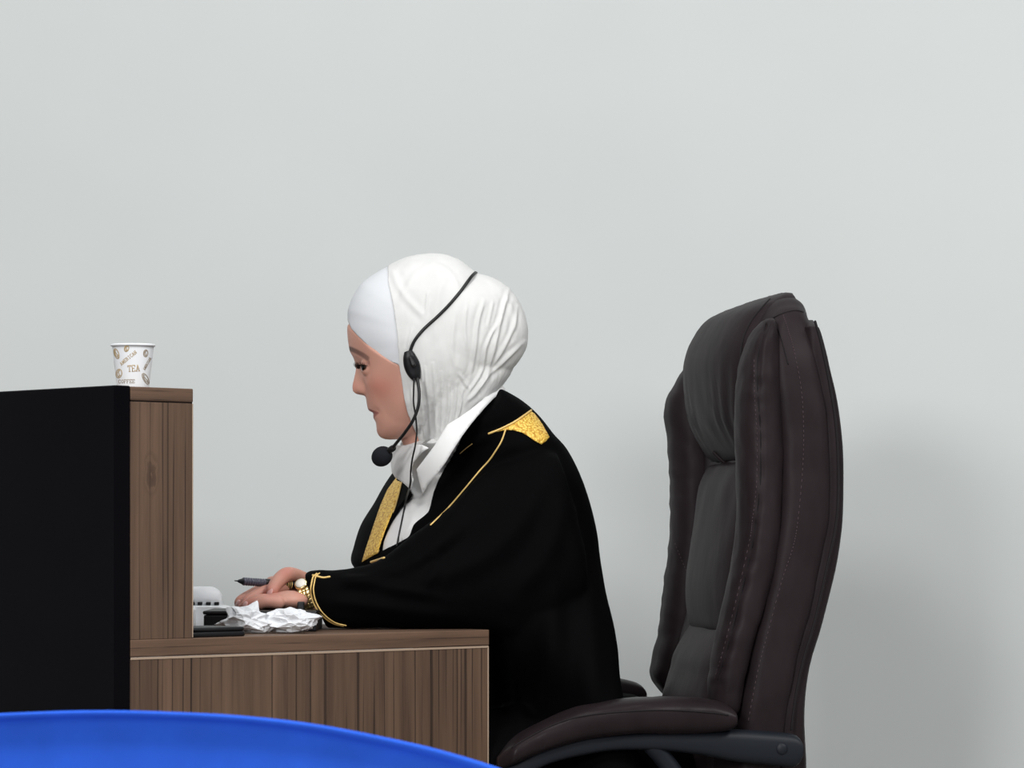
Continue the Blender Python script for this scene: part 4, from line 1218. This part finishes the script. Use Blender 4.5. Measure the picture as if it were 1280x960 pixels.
# ---- robe
def ring_tb(t, b, d, half, n=2.2, k=44):
    c = P((t[0] + b[0]) / 2, (t[1] + b[1]) / 2, d); a = (P(b[0], b[1], d) - P(t[0], t[1], d)) / 2
    return sering(c, a, np.array([0, half, 0]), n, k)
def sleeve(rows, num=50):
    R = spline([(t[0], t[1], b[0], b[1], d, h) for t, b, d, h in rows], num)
    return loft([ring_tb((r[0], r[1]), (r[2], r[3]), r[4], r[5]) for r in R])
robe_rows = [((585, 1006), (800, 1006), .235), ((560, 998), (806, 998), .25), ((557, 960), (800, 960), .25), ((550, 866), (772, 866), .235), ((505, 800), (762, 790), .225), ((462, 745), (752, 735), .215), ((441, 708), (745, 695), .208),
             ((444, 687), (741, 668), .206), ((453, 657), (734, 640), .204), ((469, 630), (726, 612), .202), ((481, 608), (715, 582), .198), ((494, 590), (702, 557), .188), ((512, 570), (687, 540), .165, 4.19), ((530, 552), (669, 515), .118, 4.16), ((540, 540), (651, 498), .10, 4.14), ((548, 528), (629, 483.5), .09, 4.13)]
torso = body_loft(robe_rows, 4.215, 2.25, 90)
slv = sleeve([((379, 716), (408, 786), 3.995, .032), ((389, 712.5), (420, 787), 3.996, .036), ((402, 711), (440, 786), 3.997, .038), ((420, 711), (460, 785.5), 3.998, .038), ((470, 700), (505, 786), 4.0, .042), ((520, 664), (555, 787), 4.012, .05), ((570, 625), (610, 792), 4.03, .055),
              ((620, 586), (665, 795), 4.045, .06), ((668, 563), (728, 745), 4.06, .062), ((694, 566), (722, 640), 4.07, .05)])
fslv = sleeve([((392, 718), (428, 782), 4.13, .03), ((440, 722), (470, 783), 4.24, .04), ((490, 700), (505, 783), 4.32, .05), ((515, 640), (530, 760), 4.36, .055), ((525, 600), (560, 700), 4.37, .05)])
legs = []
for sg in (1, -1):
    o = BL * (.09 * sg); hp = hipc + o; kn = hp + BF * .40; hp[2] = .55; kn[2] = .50
    lo_ = kn + BF * .03; lo_[2] = .16
    legs.append(tube([hp, (hp + kn) / 2, kn, (kn + lo_) / 2 + [0, 0, .02], lo_], [.125, .118, .095, .10, .105], 24, True, 40))
RV, RF = remesh([torso, slv, fslv] + legs, .0025)
RV = laplace(RV, RF, 14, .5)
RN = vnormals(RV, RF); q = to_px(RV)
disp = np.zeros(len(RV))
for pl, wd, h in (([(640, 545), (600, 600), (560, 660), (520, 700)], 9, 3.5), ([(690, 575), (660, 640), (600, 700), (500, 735)], 12, 3.5), ([(700, 600), (690, 680), (640, 750)], 12, 4), ([(600, 640), (540, 690), (470, 720), (410, 730)], 7, 3),
                  ([(540, 690), (545, 705), (530, 740)], 6, 2.2), ([(720, 640), (735, 760), (745, 900)], 12, 4), ([(690, 720), (690, 830), (680, 930)], 12, 5), ([(640, 790), (650, 860), (655, 940)], 10, 4),
                  ([(575, 566), (590, 555), (625, 540)], 5, 2), ([(420, 722), (470, 730), (560, 750)], 6, 2.2), ([(410, 750), (480, 760), (580, 770)], 7, 2)):
    P_ = spline(pl, 30); d, f = seg_dist(q, P_)
    disp += h * (np.exp(-(d / wd) ** 2) - .4 * np.exp(-((d - 2 * wd) / wd) ** 2)) * (.3 + .7 * sstep(0, .2, f) * sstep(1, .8, f))
disp += 2.2 * fbm(RV * [1, 1, .6], 9)
tame = sstep(0, 26, seg_dist(q, [(443, 690), (455, 655), (470, 630), (482, 606), (494, 588)])[0])
RV = RV + RN * (disp * S * tame)[:, None]
# cloth lies on the worktop and stays outside the bench
L_ = to_bl(RV); over = (L_[:, 0] < .553) & (L_[:, 1] > -.002) & (RV[:, 2] > DZ - .05)
RV[over, 2] = np.maximum(RV[over, 2], DZ + .0018)
low = (L_[:, 0] < .556) & (L_[:, 1] < .026) & (RV[:, 2] <= DZ - .05)
push = np.where(low, .556 - L_[:, 0], 0)
RV[:, 0] += push * RX; RV[:, 1] += push * RY
RV = laplace(RV, RF, 2, .4)
L_ = to_bl(RV); over = (L_[:, 0] < .553) & (RV[:, 2] > DZ - .05); RV[over, 2] = np.maximum(RV[over, 2], DZ + .0018)
RV[:, 2] = np.maximum(RV[:, 2], .06)
# cut the open front and the neckline
VOP = [(628, 470), (627.5, 482.5), (613, 500), (600, 515), (590, 526), (582, 537), (576, 549), (570, 562), (563, 574), (555, 587), (548, 600), (542, 615), (536, 640), (526, 648), (517, 655), (512, 670), (503, 676), (495, 680), (484, 685), (474, 691),
       (473, 690), (481, 662), (488, 648), (500, 631), (513, 617), (508, 607), (501, 602), (496, 598), (493, 592), (490, 587), (480, 560), (500, 500), (560, 470)]
RN = vnormals(RV, RF)
fcen = RV[RF].mean(1); fq = to_px(fcen); fn = RN[RF].mean(1)
view = fcen - np.array([0, 0, CAMZ]); view /= np.linalg.norm(view, axis=1)[:, None]
facing = (fn * view).sum(1) < .12
cut = in_poly(fq, VOP) & (facing | ((fn[:, 2] > .35) & (fcen[:, 1] < 4.21)))
robe_V, robe_F, _ = submesh(RV, RF, ~cut)
T_robe = bvh((robe_V, robe_F))
robe_V = smooth_rim(robe_V, robe_F, 10)
robe = cloth_part('robe', robe_V, robe_F, M_ROBE, person, .004)
T_robe = bvh((robe_V, robe_F))

# inner layers stay under the outer ones
VIN = [(x, y) for x, y in VOP]
sq = to_px(shirt_V); vd, _ = seg_dist(sq, VIN + VIN[:1])
req = np.zeros(len(shirt_V)); rays = shirt_V - np.array([0, 0, CAMZ]); rl = np.linalg.norm(rays, axis=1)
for i in range(len(shirt_V)):
    h = T_robe.ray_cast(CAM, Vector(rays[i] / rl[i]))
    if h[0] is not None and rl[i] > h[3] - .09 and rl[i] < h[3] + .12 : req[i] = max(0, h[3] + .007 - rl[i])
G_ = req[:130 * 150].reshape(130, 150); q_ = G_.copy()
for _ in range(60):
    q_ = np.maximum(G_, .96 * (np.roll(q_, 1, 0) + np.roll(q_, -1, 0) + np.roll(q_, 1, 1) + np.roll(q_, -1, 1)) / 4)
req[:130 * 150] = q_.ravel()
shirt_V = shirt_V + rays / rl[:, None] * req[:, None]
sq = to_px(shirt_V)
shirt_V = inside(shirt_V, ~in_poly(sq, [(628, 474), (470, 560), (465, 695), (540, 645), (570, 575), (610, 510)]), T_robe, .006)
old = shirt_o.data; sm = mesh_from(shirt_V, shirt_F, 'shirt'); sm.materials.append(M_SHIRT)
sm.polygons.foreach_set('use_smooth', [True] * len(sm.polygons)); sm.transform(root_matrix(person).inverted())
shirt_o.data = sm; bpy.data.meshes.remove(old)
T_sh2 = bvh((shirt_V, shirt_F))
bq = to_px(BV)
neckline = [(480, 561), (496, 559), (508, 560.5), (520, 564), (531, 566), (545, 556), (562, 534), (592, 514), (628, 482), (760, 470), (1000, 1200), (300, 1200), (400, 790), (402, 690), (440, 690), (480, 600)]
under = in_poly(bq, neckline)
BV = tuck(BV, under, T_sh2, .004)
BV = tuck(BV, under & (bq[:, 1] > 575), T_robe, .007)
BV = inside(BV, in_poly(to_px(BV), [(470, 585), (560, 600), (800, 560), (900, 1300), (300, 1300), (405, 800), (405, 690)]), T_robe, .006)
bme = mesh_from(BV, BFc, 'body', False)
ca_ = bme.color_attributes.new('tone', 'FLOAT_COLOR', 'POINT')
ca_.data.foreach_set('color', np.c_[tone, np.ones(len(tone))].astype(np.float32).ravel())
body = part('body', bme, M_SKIN, person)
for nm in NAILME: part('fingernail', nm, M_NAIL, body)

def trim(name, pts, n, r, m=M_GOLDCORD, lift=.0012, dd=4.0):
    return part(name, mesh_from(*tube(cast_line(T_robe, pts, n, lift, dd, 2), r, 8)), m, robe)
yoke = [(613, 541.5), (626, 536), (641, 529), (652, 522), (664, 514), (668.5, 517), (673, 523), (678, 530), (683, 539), (687, 546), (683, 551), (677, 555.5), (668, 551), (660, 545), (652, 540.5), (641, 537.5), (629, 538)]
part('yoke_embroidery', mesh_from(*patch(yoke, cast_depth(T_robe, .002, 4.08), 3, .0035)), M_GOLD, robe)['label'] = 'gold embroidered shoulder yoke'
trim('gold_piping', [(611, 542), (626, 536), (641, 528.5), (652, 521.5), (664, 513)], 26, .0014, M_GOLDCORD, .0026, 4.08)
band = [(495, 597), (502, 602), (499, 614), (494, 632), (489, 645), (482, 662), (477, 676), (472, 691.5), (462, 697), (452, 703), (457, 686), (463, 668), (469, 650), (476, 630), (484, 612)]
part('lapel_embroidery', mesh_from(*patch(band, lambda Q: np.minimum(cast_fit(T_robe, .003, 4.3)(Q), cast_depth(T_robe, .002, 4.3)(Q)), 3, .0035)), M_GOLD, robe)['label'] = 'gold embroidered lapel band'
trim('gold_piping', [(502, 603), (494, 633), (482, 663), (472, 691)], 30, .0011, M_GOLDCORD, .0036, 4.25)
trim('gold_piping', [(632, 537), (627, 551), (620, 563), (611, 576), (600, 588), (580, 612), (560, 635), (538.5, 656)], 60, .0011)
trim('gold_piping', [(575, 567), (582, 561), (590, 555)], 14, .0006)
trim('gold_piping', [(464, 702.5), (472, 700), (480, 697.5)], 14, .0017)
# cuff: two cords round the sleeve's mouth
for dx, r, o_ in ((0, .0014, 0), (2.6, .0012, .0006)):
    pts = [(396, 717), (391.5, 721), (389.5, 729), (388.5, 738), (391, 751), (397.5, 763.5), (406.5, 773), (417, 779.5), (429, 782.5)]
    trim('cuff_cord', [(x + dx * 1.3, y - dx * .2) for x, y in pts], 60, r * .78, M_GOLDCORD, .001 + o_, 3.97)
trim('cuff_cord', [(391, 719), (397, 720.5), (404, 722), (412, 721)], 20, .0013, M_GOLDCORD, .0012, 3.98)

# ---- wristwatch
wc = P(383, 744, 3.994); wax = np.array([.93, .0, .36]); wax /= np.linalg.norm(wax)
e1 = np.cross([0, 1, 0], wax); e1 /= np.linalg.norm(e1); e2 = np.array([0, 1.0, 0])
if e1[2] < 0: e1 = -e1
wr = thing('wristwatch', 'gold link wristwatch with pale dial on the wrist at the cuff', 'watch', wc)
case = None
for i in range(22):
    a = 2 * math.pi * i / 22
    rad = e1 * math.cos(a) * .0185 + e2 * math.sin(a) * .0205
    nrm = rad / np.linalg.norm(rad); tg = np.cross(nrm, wax)
    mb = MB()
    for o_, wd in ((-.0046, .0026), (0, .0018), (.0046, .0026)):
        Vb, Fb = box(-wd, wd, -.0026, .0026, -.0012, .0012, .0007)
        mb.add(np.array([wc + rad + wax * (o_ + v_[0]) + tg * v_[1] + nrm * v_[2] for v_ in Vb]), Fb)
    part('link', mb.me(), M_WATCH, wr)
ca0 = math.radians(-48)
cn = e1 * math.cos(ca0) + e2 * math.sin(ca0); ct = np.cross(cn, wax)
cs_ = wc + cn * .0215
case = part('watch_case', mesh_from(*loft([sering(cs_ + cn * z, wax * r, ct * r, 2, 36) for r, z in ((.0065, -.003), (.008, -.0015), (.0084, .0015), (.0078, .003), (.007, .0033))])), M_WATCH, wr)
part('dial', mesh_from(*loft([sering(cs_ + cn * z, wax * r, ct * r, 2, 30) for r, z in ((.0066, .0030), (.0066, .0036), (.002, .0038))])), M_PEARL, case)
part('crown', mesh_from(*tube([cs_ + wax * .0095, cs_ + wax * .0118], .0014, 10)), M_WATCH, case)

# ================================================================== pen
pa, pb_ = P(294, 726, 3.985), P(386, 732.5, 4.03)
pdv = (pb_ - pa); plen = np.linalg.norm(pdv); pdv /= plen
pen = thing('pen', 'dark pen with clear ribbed grip held pointing left over the box', 'pen', pa)
def rod(prof, m, name, parent=pen, k=20):
    n1 = np.cross(pdv, [0, 1, 0]); n1 /= np.linalg.norm(n1); n2 = np.cross(pdv, n1)
    return part(name, mesh_from(*loft([sering(pa + pdv * (t * S), n1 * r * S, n2 * r * S, 2, k) for t, r in prof])), m, parent)
M_PENGRIP = mat('smoky_clear_grip', (84, 84, 98), 0.2, 0.5)
M_PENTIP = mat('dark_pen_tip', (30, 32, 36), 0.35, 0.5)
M_PENBODY = mat('black_pen_barrel', (22, 21, 24), 0.3, 0.5)
rod([(-1, .5), (3, .9), (4, 1.8), (10, 4.0), (10.5, 4.4)], M_PENTIP, 'tip')
gp = [(10, 4.6)]
for i in range(9): gp += [(11 + i * 3.1, 5.0), (12.4 + i * 3.1, 5.0), (13.0 + i * 3.1, 4.4), (13.8 + i * 3.1, 4.4)]
rod(gp + [(39, 5)], M_PENGRIP, 'grip')
rod([(39, 5.1), (40, 5.2), (78, 5.2), (79, 4.9)], M_PENBODY, 'barrel')
for i, (t, wd) in enumerate(((62, 1.2), (65, .8), (67.5, 1.2), (70, .8), (72.5, 1.2))):
    rod([(t, 5.0), (t + .05, 5.32), (t + wd, 5.32), (t + wd + .05, 5.0)], M_GOLDCORD, 'gold_band')
rod([(79, 4.6), (80, 5.0), (91, 4.8), (93, 4.2)], M_PENBODY, 'end_cap')

# ================================================================== headset microphone
hs = thing('headset_microphone', 'black headset microphone with foam tip worn over the white headscarf', 'microphone', P(517, 460, 4.02))
bandp = [(594.8, 341.5), (580, 359), (562.5, 380), (545, 397.5), (530, 411), (519, 424.5), (514, 435), (512, 443), (513, 452)]
near_l = cast_line(T_scarf, bandp[1:], 50, .0022, 4.02, 2)
hl = HI(near_l)
# over the crown of the head to the other ear
wq = [hl[i] for i in range(0, 50, 3)]
topc = np.array([595.5, 341.0, 0.0])
over = []
w0 = hl[0, 2]
for t in np.linspace(0, 1, 18)[1:-1]:
    w_ = w0 * math.cos(math.pi * t); k_ = math.sin(math.pi * t) ** .8
    over.append(np.array([hl[0, 0] + (topc[0] - hl[0, 0]) * k_, hl[0, 1] + (topc[1] - hl[0, 1]) * k_, w_]))
mir = hl * [1, 1, -1]
line = list(hl[::-1]) + over + list(mir)
L = HV(line)
for _ in range(4): L[1:-1] = (L[:-2] + 2 * L[1:-1] + L[2:]) / 4
part('headband', mesh_from(*tube(L, .0021, 10)), M_CABLE, hs)
def ear(sg):
    pts = spline([(512.5, 443, 5.0), (514, 450, 8.0), (517, 460, 10.0), (520, 470, 8.6), (523, 478, 5.0)], 20)
    rows = []
    for x, y, r in pts:
        p = cast(T_scarf, x, y, .005, P(x, y, 4.02))
        h = HI(p[None])[0]
        c_ = HV([[x, y, h[2] * sg]])[0]
        rows.append(sering(c_, np.array([r * S * .95, 0, r * S * .3]), np.array([0, .0075 * min(1, r / 8), 0]), 2.4, 24))
    return part('earpiece', mesh_from(*loft(rows)), M_BLACKPL, hs)
e_ = ear(1); ear(-1)
part('hinge', mesh_from(*tube([cast(T_scarf, 512.6, 446, .009, P(512, 446, 4.0)), cast(T_scarf, 516.5, 456, .0135, P(516, 456, 4.0))], [.0028, .0034], 10)), M_CABLE, e_)
bl_ = [P(522, 474, 4.012), P(524, 492, 4.008), P(522.5, 509, 4.008), P(516, 526, 4.012), P(506, 541, 4.022), P(497, 552, 4.034), P(487, 564, 4.045)]
part('boom', mesh_from(*tube(bl_, .0021, 10, True, 50)), M_CABLE, hs)
mc = P(477.5, 570.5, 4.055); mx = (P(489, 562, 4.045) - P(466, 579, 4.066)); mx /= np.linalg.norm(mx)
m1 = np.cross(mx, [0, 1, 0]); m1 /= np.linalg.norm(m1); m2 = np.cross(mx, m1)
part('foam_tip', mesh_from(*ellipsoid(mc, m1 * 12.3 * S, m2 * 12.3 * S, mx * 14.2 * S, 32, 24)), M_FOAM, hs)
rr_ = P(488, 562.5, 4.046)
part('mic_collar', mesh_from(*tube([rr_ - mx * .003, rr_ + mx * .005], .0042, 14)), M_CABLE, hs)
T_cl = bvh((SVd, SF), (shirt_V, shirt_F), (robe_V, robe_F), LEAF1, LEAF2)
cab = cast_line(T_cl, [(517.5, 474), (517, 490), (517, 504), (519.5, 520), (521, 538), (520, 550), (518.5, 560), (515.5, 573), (513.5, 588), (512.5, 606), (507.5, 625), (502.5, 650), (498.5, 669), (496, 682)], 90, .004, 4.05, 12)
cpx = to_px(cab)
hard = []
for x, y in cpx:
    p = cast(T_cl, x, y, .003); hard.append(9 if p is None else p[1])
nd_ = np.minimum(np.minimum(cab[:, 1], hard), np.interp(cpx[:, 1], [474, 560, 600, 690], [4.010, 4.022, 4.06, 4.4]))
for _ in range(2): nd_[1:-1] = np.minimum(nd_[1:-1], (nd_[:-2] + nd_[2:]) / 2)
cab = np.array([P(x, y, d) for (x, y), d in zip(cpx, nd_)])
part('cable', mesh_from(*tube(cab, .0011, 8)), M_CABLE, hs)
